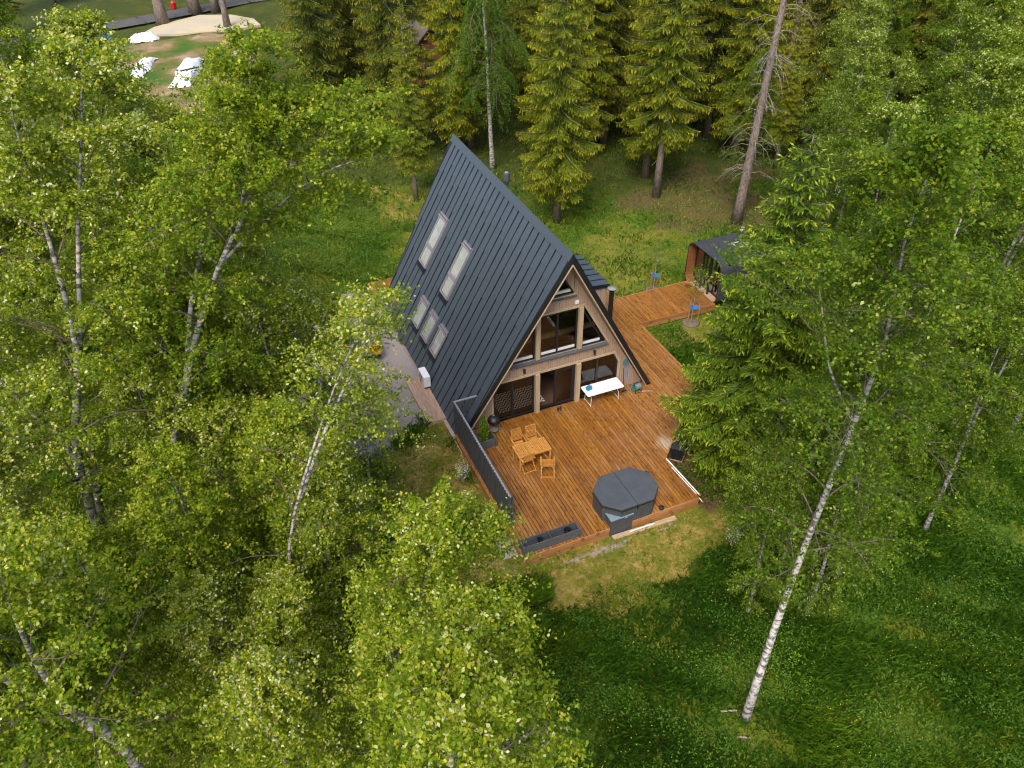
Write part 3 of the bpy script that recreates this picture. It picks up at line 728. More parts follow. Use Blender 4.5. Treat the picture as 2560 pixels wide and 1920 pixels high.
# ---------------------------------------------------------------- deck
deck = empty('wooden_deck', (0, 0, 0), label='wet orange-brown board deck wrapping round the house', kind='structure')
bw, bg_ = .1465, .017
def board(x0, x1, y0, y1, ch0=0.0, ch1=0.0):
    t = MB(); z1 = random.uniform(-.002, .0015); e = .008
    # ch0: the low-y end is cut along the diagonal edge (y at x1 higher by ch0)
    p = [(x0, y0, z1 - .03), (x1, y0 + ch0, z1 - .03), (x1, y1 + ch1, z1 - .03), (x0, y1, z1 - .03)]
    q = [(x, y, z1 - e) for x, y, z in p]
    r = [(x0 + e, y0 + e, z1), (x1 - e, y0 + ch0 + e, z1), (x1 - e, y1 + ch1 - e, z1), (x0 + e, y1 - e, z1)]
    t.add(p + q + r, [(3, 2, 1, 0), (0, 1, 5, 4), (1, 2, 6, 5), (2, 3, 7, 6), (3, 0, 4, 7), (4, 5, 9, 8), (5, 6, 10, 9), (6, 7, 11, 10), (7, 4, 8, 11), (8, 9, 10, 11)])
    t.build('board', m_deck, deck)
def run(x0, x1, y0, y1, nseg, ch0=0.0):
    L_ = y1 - y0
    if nseg <= 1 or L_ < 2.2: board(x0, x1, y0, y1, ch0); return
    cuts = sorted(random.uniform(.2, .8) * L_ if nseg == 2 else (k + random.uniform(.25, .75)) * L_ / nseg for k in range(nseg - 1))
    ys_ = [0] + cuts + [L_]
    for i in range(len(ys_) - 1):
        board(x0, x1, y0 + ys_[i] + (.003 if i else 0), y0 + ys_[i + 1] - (.003 if i < len(ys_) - 2 else 0), ch0 if i == 0 else 0)
kx = np.linspace(-4.91, 6.85, 81); 
for i in range(80):
    x0, x1 = kx[i] + bg_ / 2, kx[i + 1] - bg_ / 2
    xm = (x0 + x1) / 2
    if xm < 2.68: ylo, ch = -7.48, 0
    else: ylo, ch = -5.0 + (x0 - 2.69) * (3.95 / 4.17), (x1 - x0) * 3.95 / 4.17
    if xm < 4.0:
        if xm < -1.3 or xm > -1.3:
            lo = ylo
            if -1.29 < xm < -.36: lo = -6.9
            run(x0, x1, lo, -.035, 2, ch)
        if xm < 4.6: pass
    else:
        run(x0, x1, ylo, 7.0 if xm > 4.7 else -.035, 2 if ylo > -2.2 else 3, ch)
        if xm > 4.7: board(x0, x1, 7.003, 13.9)
        else: pass
nrear = 66
kr_ = np.linspace(-4.96, 4.72, nrear + 1)
for i in range(nrear):
    if kr_[i] < -1.0: board(kr_[i] + .004, kr_[i + 1] - .004, 12.42, 13.88)
kw = np.linspace(6.86, 11.49, 32)
for i in range(31): board(kw[i] + bg_ / 2, kw[i + 1] - bg_ / 2, 4.25, 6.83)
# joists and dark underside
t = MB()
for y in np.arange(-7.3, 13.9, .6):
    xa, xb = -4.85, 2.6
    if y > -5: xb = min(6.75, 2.6 + (y + 5) * 1.05)
    if y > -.1: xa = 4.0 if y < 12.4 else -4.9
    t.box(xa, y, -.17, xb, y + .045, -.034)
for y in (4.3, 5.4, 6.7): t.box(6.76, y, -.17, 11.45, y + .045, -.034)
t.build('joist', m_fascia, deck, kind='stuff')
def fasc(p, q, z0, z1, n=1, th=.03):
    for i in range(n):
        t = MB(); za = z0 + (z1 - z0) * i / n; zb = z0 + (z1 - z0) * (i + 1) / n
        t.bar((p[0], p[1], (za + zb) / 2), (q[0], q[1], (za + zb) / 2), th + (.012 if i == n - 1 else 0), zb - za - .008); t.build('fascia_board', m_fascia, deck)
fasc((-4.91, -7.50), (-1.33, -7.50), -.46, -.004, 3); fasc((-.34, -7.50), (2.70, -7.50), -.46, -.004, 3)
fasc((2.70, -7.46), (2.70, -5.02), -.46, -.004, 2); fasc((2.72, -4.99), (6.87, -1.06), -.46, -.004, 2)
fasc((6.87, -1.03), (6.87, 4.22), -.4, -.004, 2); fasc((6.90, 4.23), (11.5, 4.23), -.4, -.004, 2)
fasc((-4.93, -7.48), (-4.93, -.2), -.46, -.004, 2); fasc((6.9, 6.85), (11.5, 6.85), -.4, -.004, 2)
fasc((6.87, 6.87), (6.87, 13.9), -.4, -.004, 2); fasc((-4.98, 12.4), (-4.98, 13.9), -.4, -.004, 2); fasc((-4.96, 12.38), (-4.7, 12.38), -.4, -.004, 1)
# deck hatch marks near the sauna: small scorched grate
t = MB()
for k in range(5): t.box(11.0, 6.2 + k * .07, .004, 11.32, 6.225 + k * .07, .012)
tag(t.build('boot_scraper', m_black), 'small black boot scraper grate on the walkway before the sauna', 'boot scraper')

# ---------------------------------------------------------------- privacy screen
sc = empty('privacy_screen', (-4.75, 0, 0), label='dark grey slatted privacy screen along the left deck edge', cat='privacy screen')
t = MB()
for k, y in enumerate(np.arange(-5.95, .12, .085)):
    t.box(-.085 if k % 2 else -.06, y, -.40, -.035 if k % 2 else -.01, y + .075, 1.66 + (.0 if k % 2 else .012))
t.build('slat', m_dgrey, sc, kind='stuff')
t = MB(); t.box(-.03, -5.95, 1.54, .02, .15, 1.64); t.box(-.03, -5.95, .25, .02, .15, .33); t.build('rail', m_dgrey, sc)
t = MB()
for k, y in enumerate(np.arange(-5.95, .12, .085)): t.box(-.095 if k % 2 else -.065, y, 1.674, -.005, y + .08, 1.69)
t.build('top_edge', m_rail, sc, kind='stuff')
t = MB()
for x in np.arange(.03, 1.28, .105): t.box(x, .10, -.02, x + .045, .13, 1.66)
t.build('side_slat', m_dgrey, sc, kind='stuff')
t = MB(); t.box(-.05, .08, 1.67, 1.33, .16, 1.71); t.build('side_rail', m_rail, sc)
t = MB(); t.box(0, .14, .75, 1.3, .17, .79); t.build('side_rail', m_rail, sc)
for y in (-5.9, -3.9, -1.9, .1):
    t = MB(); t.box(.025, y, -.02, .10, y + .08, 1.62); t.build('post', m_dgrey, sc)
t = MB(); t.box(1.24, .06, -.0, 1.33, .15, 1.72); t.build('post', m_dgrey, sc)

# ---------------------------------------------------------------- dining set
tb = empty('garden_table', (-2.52, -2.86, 0), 0, label='slatted wooden garden table with parasol hole on the deck', cat='table')
for k in range(19):
    x = -.665 + k * .0735
    if k == 9: continue
    t = MB(); t.box(x - .028, -.34, .715, x + .028, .34, .735); t.build('slat', m_furn, tb)
t = MB(); t.box(-.055, -.34, .715, -.012, .34, .736); t.box(-.012, -.34, .715, .040, -.03, .736); t.box(-.012, .03, .715, .040, .34, .736); t.build('slat', m_furn, tb)
t = MB(); t.box(-.73, -.40, .705, .73, -.345, .74); t.box(-.73, .345, .705, .73, .40, .74); t.box(-.73, -.345, .705, -.695, .345, .74); t.box(.695, -.345, .705, .73, .345, .74); t.build('top_frame', m_furn, tb)
t = MB(); t.box(-.68, -.37, .63, .68, -.345, .70); t.box(-.68, .345, .63, .68, .37, .70); t.build('apron', m_furn, tb)
for x in (-.68, .68):
    for y in (-.355, .355):
        t = MB(); t.box(x - .03, y - .03, .0, x + .03, y + .03, .70); t.build('leg', m_furn, tb)
t = MB()
for x in (-.5, .5): t.bar((x * 1.3, -.3, .12), (x * .5, .3, .62), .03, .04); t.bar((x * 1.3, .3, .12), (x * .5, -.3, .62), .03, .04)
t.build('brace', m_furn, tb)
def make_chair():
    c = empty('garden_chair', (0, 0, 0), 0, cat='chair', group='folding chairs round the garden table')
    for s in (-1, 1):
        t = MB(); t.bar((s * .265, -.38, 0), (s * .265, .22, .63), .022, .038, up=(0, 1, 0)); t.build('leg', m_furn, c)
        t = MB(); t.bar((s * .235, .30, 0), (s * .235, -.16, .44), .022, .038, up=(0, 1, 0)); t.build('leg', m_furn, c)
        t = MB(); t.bar((s * .222, -.13, .42), (s * .222, -.30, 1.00), .026, .04, up=(0, 1, 0)); t.build('back_stile', m_furn, c)
        t = MB(); t.box(s * .275 - .03, -.26, .63, s * .275 + .03, .27, .652); t.build('armrest', m_furn, c, bevel=.006)
        t = MB(); t.box(s * .21 - .015, -.18, .40, s * .21 + .015, .24, .435); t.build('seat_rail', m_furn, c)
    for k in range(8):
        z = .52 + k * .055; y = -.13 - .17 * (z - .42) / .58
        t = MB(); t.bar((-.21, y, z), (.21, y, z), .014, .036); t.build('back_slat', m_furn, c)
    t = MB(); t.bar((-.235, -.302, .985), (.235, -.302, .985), .026, .05); t.build('top_rail', m_furn, c)
    for k in range(7):
        y = -.13 + k * .058; t = MB(); t.box(-.23, y, .437, .23, y + .044, .452); t.build('seat_slat', m_furn, c)
    t = MB(); t.bar((-.265, -.335, .05), (.265, -.335, .05), .018, .045); t.build('stretcher', m_furn, c)
    return c
ch0 = make_chair()
for i, (x, y, a, lb) in enumerate([(-2.79, -2.11, 180, 'wooden folding chair behind the table, left of the two facing the camera'),
                                   (-2.13, -2.13, 181, 'wooden folding chair behind the table on the house side, right one'),
                                   (-2.90, -3.17, 4, 'wooden folding chair tucked under the front side of the garden table'),
                                   (-2.21, -3.77, -24, 'wooden folding chair standing apart in front of the table, turned askew')]):
    c = ch0 if i == 0 else copy_tree(ch0)
    c.location = (x, y, .002); c.rotation_euler = (0, 0, R_(a)); c['label'] = lb

# folding table
ft = empty('folding_table', (2.09, -.46, 0), 0, label='white plastic folding table in front of the right window', cat='table')
t = MB(); pr = []
for cx_, cy_, a0 in ((.87, .32, 0), (-.87, .32, 90), (-.87, -.32, 180), (.87, -.32, 270)):
    for k in range(4): a = R_(a0 + k * 30); pr.append((cx_ + .06 * math.cos(a), cy_ + .06 * math.sin(a)))
t.prism(pr, .70, .74); t.build('tabletop', m_white, ft, bevel=.008)
for s in (-1, 1):
    for q in (-1, 1):
        t = MB(); t.tube([(s * .62, q * .10, .70), (s * .70, q * .28, .40), (s * .72, q * .30, 0)], .014, 6); t.build('leg', m_whitem, ft)
    t = MB(); t.tube([(s * .72, -.30, .06), (s * .72, .30, .06)], .012, 6); t.build('cross_tube', m_whitem, ft)
wp = empty('water_pack', (1.42, -.42, .742), R_(15), label='blue shrink-wrapped pack of water bottles on the white folding table', cat='bottle pack')
for i in range(3):
    for j in range(2):
        t = MB(); t.lathe([(.036, 0), (.04, .02), (.034, .10), (.04, .15), (.03, .20), (.014, .24), (.014, .26)], 8, (-.08 + i * .08, -.04 + j * .08, 0)); t.build('bottle', m_water, wp)
t = MB(); t.box(-.12, -.08, .06, .12, .08, .075); t.box(-.125, -.085, .11, .125, .085, .16); t.build('wrap', m_teal, wp)
sh = MB()
for k, x in enumerate((-.1, .03)):
    sh.lathe([(.045, 0), (.05, .02), (.045, .05), (.02, .07)], 10, (x, -.40, 0)); sh.lathe([(.05, 0), (.052, .02), (.045, .06), (.035, .09)], 10, (x + .05, -.30, 0))
    sh.hexa([(x - .04, -.42, 0), (x + .05, -.42, 0), (x + .1, -.28, 0), (x, -.28, 0), (x - .03, -.42, .05), (x + .04, -.42, .05), (x + .09, -.28, .07), (x + .01, -.28, .07)])
tag(sh.build('clogs', m_black), 'pair of black clogs on the deck before the sliding door', 'shoes')

# kettle grill
bq = empty('kettle_grill', (-3.30, -.62, 0), 0, label='black kettle barbecue beside the screen and lower left window', cat='barbecue')
t = MB(); t.lathe([(.05, .52), (.2, .56), (.275, .68), (.28, .72)], 20); t.build('bowl', m_black, bq, smooth=True)
t = MB(); t.lathe([(.283, .72), (.26, .82), (.16, .92), (.03, .95)], 20); t.build('lid', m_black, bq, smooth=True)
t = MB(); t.tube([(-.05, 0, .95), (-.05, 0, 1.0), (.05, 0, 1.0), (.05, 0, .95)], .012, 6); t.build('lid_handle', m_galv, bq)
for a in (90, 210, 330):
    t = MB(); t.tube([(.12 * math.cos(R_(a)), .12 * math.sin(R_(a)), .58), (.28 * math.cos(R_(a)), .28 * math.sin(R_(a)), 0.02)], .012, 6); t.build('leg', m_galv, bq)
t = MB(); t.lathe([(.17, .2), (.18, .215)], 16); t.build('ash_tray', m_galv, bq)

# planters
def planter(name, lab, loc, rz, w, d, h, pots=(), mid=True):
    p = empty(name, loc, rz, label=lab, cat='planter')
    th = .035
    for nm, bx in (('front_panel', (-w / 2, -d / 2, 0, w / 2, -d / 2 + th, h)), ('rear_panel', (-w / 2, d / 2 - th, 0, w / 2, d / 2, h)), ('end_panel', (-w / 2, -d / 2 + th, 0, -w / 2 + th, d / 2 - th, h)), ('end_panel', (w / 2 - th, -d / 2 + th, 0, w / 2, d / 2 - th, h))):
        t = MB(); t.box(*bx); t.build(nm, m_planter, p, bevel=.004)
    t = MB()
    for x in (-w / 2 - .006, w / 2 + .006):
        for y in (-d / 2 - .006, d / 2 + .006): t.box(x - .03, y - .03, .0, x + .03, y + .03, h + .004)
    t.build('corner_post', m_planter, p)
    t = MB(); t.box(-w / 2 + th, -d / 2 + th, .05, w / 2 - th, d / 2 - th, h * .3); t.build('soil', m_soil if not pots else m_intdark, p)
    if mid: t = MB(); t.box(-.015, -d / 2 + th, .05, .015, d / 2 - th, h - .03); t.build('divider', m_planter, p)
    return p
planter('long_planter', 'long grey planter box with empty pots at the front deck edge', (-3.72, -7.17, .002), 0, 2.32, .42, .40, (1,))
for x, r, lb in ((-4.12, .10, 'small black empty pot in the left half of the long planter'), (-2.98, .13, 'wider black pot lying in the right half of the long planter')):
    t = MB(); t.lathe([(r * .7, 0), (r, .19), (r * 1.08, .19), (r * 1.08, .21), (r * .95, .21), (r * .66, .03)], 14, (x, -7.15, .125)); tag(t.build('plant_pot', m_black), lb, 'pot')
planter('square_planter', 'grey planter box holding the small conifer by the screen', (-3.93, -1.12, .002), R_(4), .72, .66, .45, (), False)

# hot tub
ht = empty('hot_tub', (-.20, -6.58, 0), 0, label='covered octagonal hot tub in dark grey at the front of the deck', cat='hot tub')
OC = [(.74, -.93), (1.25, -.40), (1.25, .38), (.72, .95), (-.66, .96), (-1.25, .36), (-1.25, -.42), (-.68, -.95)]
OC = [(x, y) for x, y in OC]
t = MB(); t.prism([(x * .955, y * .955) for x, y in OC], -.45, .80); t.build('shell', m_intdark, ht)
t = MB(); n = len(OC)
for i in range(n):
    a = Vector(OC[i]) * .965; c = Vector(OC[(i + 1) % n]) * .965; L_ = (c - a).length; k = max(1, round(L_ / .095))
    for j in range(k):
        p = a + (c - a) * ((j + .05) / k); q = a + (c - a) * ((j + .95) / k)
        t.bar((p.x, p.y, .18), (q.x, q.y, .18), .022, 1.20)
t.build('stave', m_dgrey, ht, kind='stuff')
t = MB(); half = [(-.02, -.95), (-.02, .955), (-.66, .96), (-1.25, .36), (-1.25, -.42), (-.68, -.95)]
half = [(-.008, -.945)] + [(-.68, -.95), (-1.25, -.42), (-1.25, .36), (-.66, .96)] + [(-.008, .955)]
t.prism(half[::-1], .80, .90); t.build('cover_half', m_slate, ht, bevel=.015)
half = [(.008, -.945), (.74, -.93), (1.25, -.40), (1.25, .38), (.72, .95), (.008, .955)]
t = MB(); t.prism(half, .80, .90); t.build('cover_half', m_slate, ht, bevel=.015)
t = MB(); t.prism([(x * 1.006, y * 1.006) for x, y in OC], .74, .80); t.build('cover_skirt', m_black, ht)
for x, y in ((.0, -.97), (1.22, .5), (1.27, .42)):
    t = MB(); t.box(x - .02, y - .03, .70, x + .03, y + .03, .86); t.build('cover_strap', m_black, ht)
t = MB(); t.lathe([(.09, 0), (.1, .03), (.1, .12), (.06, .14)], 10, (1.22, -.83, .0)); t.build('filter_cap', m_black, ht)
hb = empty('heater_box', (-.83, -7.17, -.45), 0, label='dark grey heater cabinet with pale blue lid in front of the hot tub', cat='cabinet')
for i in range(10):
    t = MB(); t.box(-.48 + i * .096 + .002, -.36, 0, -.48 + (i + 1) * .096 - .002, -.335, .87); t.build('front_board', m_dgrey, hb)
t = MB()
for s in (-1, 1):
    for j in range(7): t.box(s * .48 - (.024 if s > 0 else 0), -.334 + j * .096, 0, s * .48 + (.0 if s > 0 else .024), -.334 + j * .096 + .092, .87)
t.build('side_board', m_dgrey, hb)
t = MB(); t.box(-.50, -.385, .872, .50, .30, .895); t.build('lid', m_tealtop, hb)
t = MB(); t.box(-.2, .16, .895, -.1, .22, .95); t.lathe([(.02, .9), (.02, .96)], 8, (-.22, .18, 0)); t.build('lid_latch', m_black, hb)
t = MB(); t.box(.1, -.40, .82, .22, -.362, .84); t.build('handle', m_galv, hb)

# bits on the ground in front and at the right edge
t = MB(); t.bar((-1.25, -7.66, -.40), (1.52, -7.74, -.40), .20, .06); tag(t.build('timber_beam', m_rawwood), 'pale raw timber lying on the ground along the deck front', 'timber')
def pipe(p, q, r, lb, caps=True):
    e = empty('plastic_pipe', p, 0, label=lb, cat='pipe', group='white plastic pipes left around the deck'); q = Vector(q) - Vector(p)
    t = MB(); t.tube([(0, 0, 0), q], r, 8); t.build('tube', m_white, e)
    if caps: t = MB(); t.tube([q, q * (1 + .06 / q.length)], r * 1.15, 8); t.build('end_cap', m_orange, e)
pipe((2.70, -5.08, .03), (2.80, -7.38, .03), .028, 'long white pipe with orange end lying on the right deck edge')
pipe((2.63, -5.6, .02), (2.72, -7.28, .02), .018, 'thinner white pipe beside the long one on the right deck edge')
pipe((2.83, -7.2, -.2), (2.86, -7.56, -.22), .022, 'short white pipe stub sticking out below the right deck corner')
pipe((-.52, -7.68, -.345), (.56, -7.70, -.345), .022, 'white pipe lying on the timber in front of the hot tub', False)
for i, (x, y, lb) in enumerate([(-5.40, -6.75, 'nearest left'), (-5.07, -6.72, 'nearest right'), (-5.38, -6.28, 'second left'), (-5.06, -6.25, 'second right'), (-5.35, -5.82, 'third left'), (-5.03, -5.78, 'third right'), (-5.31, -5.35, 'farthest left'), (-5.0, -5.3, 'farthest right')]):
    t = MB(); t.box(-.15, -.22, -.03, .15, .22, .045); o = t.build('paving_slab', m_stone, bevel=.006); o.location = (x, y, float(gz(x, y)) + .01); o.rotation_euler = (R_(random.uniform(-1, 1)), 0, R_(4 + random.uniform(-2, 2)))
    tag(o, 'grey paving slab beside the left deck edge, %s of the two rows' % lb, 'paving slab', 'paving slabs beside the deck')
# stone strip below the eave and the landing
t = MB(); 
for k in range(6):
    t = MB(); t.box(-4.98, -1.0 + k * .40, -.40, -4.72, -1.0 + k * .40 + .39, -.235); tag(t.build('plinth_block', m_pink, house), None)
ld = empty('landing', (-5.27, 2.95, 0), label='pinkish board landing at the left side of the house', kind='structure')
for i in range(5):
    t = MB(); t.box(-.36 + i * .166, -1.58, -.32, -.36 + i * .166 + .160, 1.75, -.14); t.build('board', wood_mat('landing_wood', [(.40, .25, .17), (.50, .33, .23)], (20, 2, 20), .7, False) if i == 0 else bpy.data.materials['landing_wood'], ld)
t = MB(); t.box(-.42, -1.63, -.34, -.365, 1.8, -.125); t.box(-.365, -1.63, -.34, .47, -1.585, -.125); t.build('edging', m_rawwood, ld)
# heat pump
hp = empty('heat_pump', (-4.92, 4.05, -.14), 0, label='white outdoor heat pump unit beside the left eave', cat='heat pump')
t = MB(); t.box(-.16, -.42, .12, .16, .42, .70); t.build('casing', m_white, hp, bevel=.012)
t = MB(); 
for r in (.08, .14, .20, .25): 
    pts_ = [(-.165, .08 + r * math.cos(a), .41 + r * math.sin(a)) for a in np.linspace(0, 2 * math.pi, 20)]
    t.tube(pts_, .006, 4)
t.build('fan_grille', m_dgrey, hp)
for y in (-.32, .32): t = MB(); t.box(-.14, y - .03, 0, .14, y + .03, .12); t.build('foot', m_black, hp)

# right-hand clutter by the gable
nt = empty('pool_net', (3.44, -.58, 0), 0, label='blue long-handled pool net leaning on the gable', cat='net')
t = MB(); t.tube([(0, .02, .02), (.03, .50, 1.22)], .014, 8); t.build('handle', m_blue, nt)
t = MB(); t.tube([(.03 + .16 * math.cos(a), .52 + .03 * math.sin(a), 1.40 + .2 * math.sin(a)) for a in np.linspace(-math.pi / 2, 1.5 * math.pi, 16)], .012, 6); t.build('hoop', m_teal, nt)
m_mesh = mat('net_mesh', (.10, .16, .20), .7)
t = MB(); t.prism([(.03 + .15 * math.cos(a), .19 * math.sin(a)) for a in np.linspace(0, 2 * math.pi, 14, endpoint=False)], .535, .545, f=lambda x, y, z: (x, z, 1.40 + y)); t.build('mesh', m_mesh, nt)
br = MB(); br.tube([(3.30, -.36, 0), (3.36, -.08, 1.15)], .013, 6); br.box(3.20, -.42, 0, 3.42, -.34, .06); tag(br.build('broom', m_black), 'thin black broom leaning on the gable behind the pool net', 'broom')
hr = empty('hose_reel', (3.86, -.58, 0), R_(8), label='teal garden hose reel standing by the gable corner', cat='hose reel')
def wheel(bx, x, r, mt, nm):
    t = MB(); n = 18; t.tube([(x - .012, 0, .27), (x + .012, 0, .27)], r, n); t.build(nm, mt, bx)
wheel(hr, -.14, .17, m_teal, 'side_disc'); wheel(hr, .14, .17, m_teal, 'side_disc')
t = MB(); 
for k in range(7): t.tube([(-.11 + k * .036 + 0, .0, .27), (-.11 + k * .036 + .03, 0, .27)], .145 - (k % 2) * .01, 14)
t.build('wound_hose', m_galv, hr)
t = MB()
for s in (-.17, .17): t.tube([(s, -.17, .02), (s, 0, .5), (s, .17, .02)], .012, 6); t.tube([(s, -.17, .02), (s, .17, .02)], .012, 6)
t.tube([(-.17, 0, .5), (.17, 0, .5)], .014, 6); t.tube([(-.17, -.17, .02), (.17, -.17, .02)], .012, 6); t.build('frame', m_black, hr)
t = MB(); t.tube([(.18, .05, .3), (.26, .12, .36)], .02, 6); t.build('nozzle', m_orange, hr)
t = MB(); t.tube([(4.02, -.62, .02), (4.52, -.86, .02)], .012, 6); t.tube([(4.0, -.72, .02), (4.45, -.94, .02)], .012, 6); t.tube([(4.52, -.86, .02), (4.45, -.94, .02)], .012, 6); tag(t.build('folded_stand', m_galv), 'folded metal tube stand lying right of the hose reel', 'stand')
hs = MB(); hs.tube([(3.1, -.3, .015), (3.25, -.42, .015), (3.5, -.4, .015), (3.7, -.5, .015)], .016, 6); tag(hs.build('garden_hose', m_green), 'short length of green hose on the deck behind the net', 'hose')

# black storage cabinet beside the deck
cb = empty('storage_box', (3.76, -4.50, -.45), R_(43.4), label='black storage box standing against the diagonal deck edge', cat='storage box')
for s in (-1, 1):
    for j in range(7):
        t = MB(); t.box(s * .62 - .012, -.25 + j * .0715, .06, s * .62 + .012, -.25 + j * .0715 + .069, .66); t.build('end_board', m_black, cb)
t = MB(); t.box(-.605, -.24, .06, .605, .24, .655); t.build('body', m_black, cb)
t = MB(); t.box(-.66, -.29, .662, .66, .27, .70); t.build('lid', m_felt, cb, bevel=.005)
t = MB(); t.box(-.64, -.28, 0, .64, .26, .058); t.build('plinth', m_rawwood, cb)
t = MB(); t.box(-.11, -.055, 0, .11, .055, .08); o = t.build('brick', m_rawwood, bevel=.005); o.location = (3.62, -4.42, .252); o.rotation_euler = (0, 0, R_(70)); tag(o, 'light brick lying on the lid of the black storage box', 'brick')
t = MB(); t.lathe([(.17, 0), (.18, .1), (.17, .28), (.165, .30)], 12, (4.35, -4.35, -.44)); tag(t.build('tree_stump', m_rawwood), 'short brown tree stump right of the black storage box', 'stump')
for p, q, lb in (((4.02, -4.78, -.4), (4.22, -4.62, -.38), 'split log on the soil below the storage box, upper one'), ((3.98, -4.92, -.4), (4.02, -4.72, -.38), 'split log on the soil touching the storage box, lower one')):
    t = MB(); t.tube([p, q], .04, 7); tag(t.build('log', m_rawwood), lb, 'log')

# ---------------------------------------------------------------- sauna
sa = empty('sauna_pod', (11.5, 5.73, 0), 0, label='black rounded sauna pod at the end of the walkway', cat='sauna')
def rr(hy, z0, z1, r, n=7):
    out = []
    for cy, cz, a0 in ((hy - r, z1 - r, 0), (-hy + r, z1 - r, 90), (-hy + r, z0 + r, 180), (hy - r, z0 + r, 270)):
        for k in range(n): a = R_(a0 + 90 * k / (n - 1)); out.append((cy + r * math.cos(a), cz + r * math.sin(a)))
    return out
SO = rr(1.53, -.20, 2.36, .50); SI = rr(1.47, -.14, 2.30, .45); Ls = 2.75
t = MB(); n = len(SO)
t.v = [(0, y, z) for y, z in SO] + [(Ls, y, z) for y, z in SO] + [(0, y, z) for y, z in SI] + [(Ls, y, z) for y, z in SI]
for i in range(n):
    j = (i + 1) % n
    t.f.append((i, n + i, n + j, j)); t.m.append(0)
    t.f.append((2 * n + i, 2 * n + j, 3 * n + j, 3 * n + i)); t.m.append(1)
    t.f.append((i, j, 2 * n + j, 2 * n + i)); t.m.append(2)
t.f.append(tuple(n + i for i in range(n))); t.m.append(0)
m_redwood = wood_mat('sauna_wood', [(.16, .055, .018), (.24, .09, .03)], (2, 14, 14), .55, False)
t.build('shell', [m_felt, m_redwood, m_black], sa)
for k in range(9):
    t = MB(); t.box(.01, -1.1 + k * .245, -.13, .48, -1.1 + k * .245 + .235, -.10); t.build('porch_board', bpy.data.materials['landing_wood'], sa)
t = MB(); t.box(.50, -1.45, -.13, .56, 1.45, -.03); t.box(.50, -1.45, 2.18, .56, 1.45, 2.29); 
for y in (-1.42, -.45, .35, 1.36): t.box(.50, y, -.03, .56, y + .06, 2.18)
t.build('front_frame', m_black, sa)
for y in (-.40, .32): t = MB(); t.box(.22, y, -.1, .30, y + .08, 2.28); t.build('post', m_black, sa)
for ya, yb in ((-1.36, -.45), (-.39, .35), (.41, 1.36)):
    t = MB(); t.add([(.53, ya, -.03), (.53, yb, -.03), (.53, yb, 2.18), (.53, ya, 2.18)], [(3, 2, 1, 0)]); t.build('pane', m_saunaglass, sa)
t = MB(); t.box(1.2, -1.4, .3, 1.9, 1.4, .38); t.box(1.9, -1.4, .8, 2.6, 1.4, .88); t.build('bench', m_redwood, sa)
sf = empty('flue', (2.15, -.05, 2.36), parent=sa)
t = MB(); t.lathe([(.13, 0), (.09, .12), (.085, .8), (.10, .8), (.10, .86)], 14); t.build('pipe', m_dgrey, sf)
t = MB(); t.lathe([(.11, .87), (.11, .91), (.07, .95), (.07, .99), (.11, 1.0), (.11, 1.04)], 14); t.build('pipe_cap', m_galv, sf)
t = MB(); t.box(-.32, -.28, .0, .32, -.25, .035); t.box(-.32, .25, 0, .32, .28, .035); t.box(-.32, -.25, 0, -.29, .25, .035); t.box(.29, -.25, 0, .32, .25, .035); t.build('flashing_frame', m_whitem, sf)

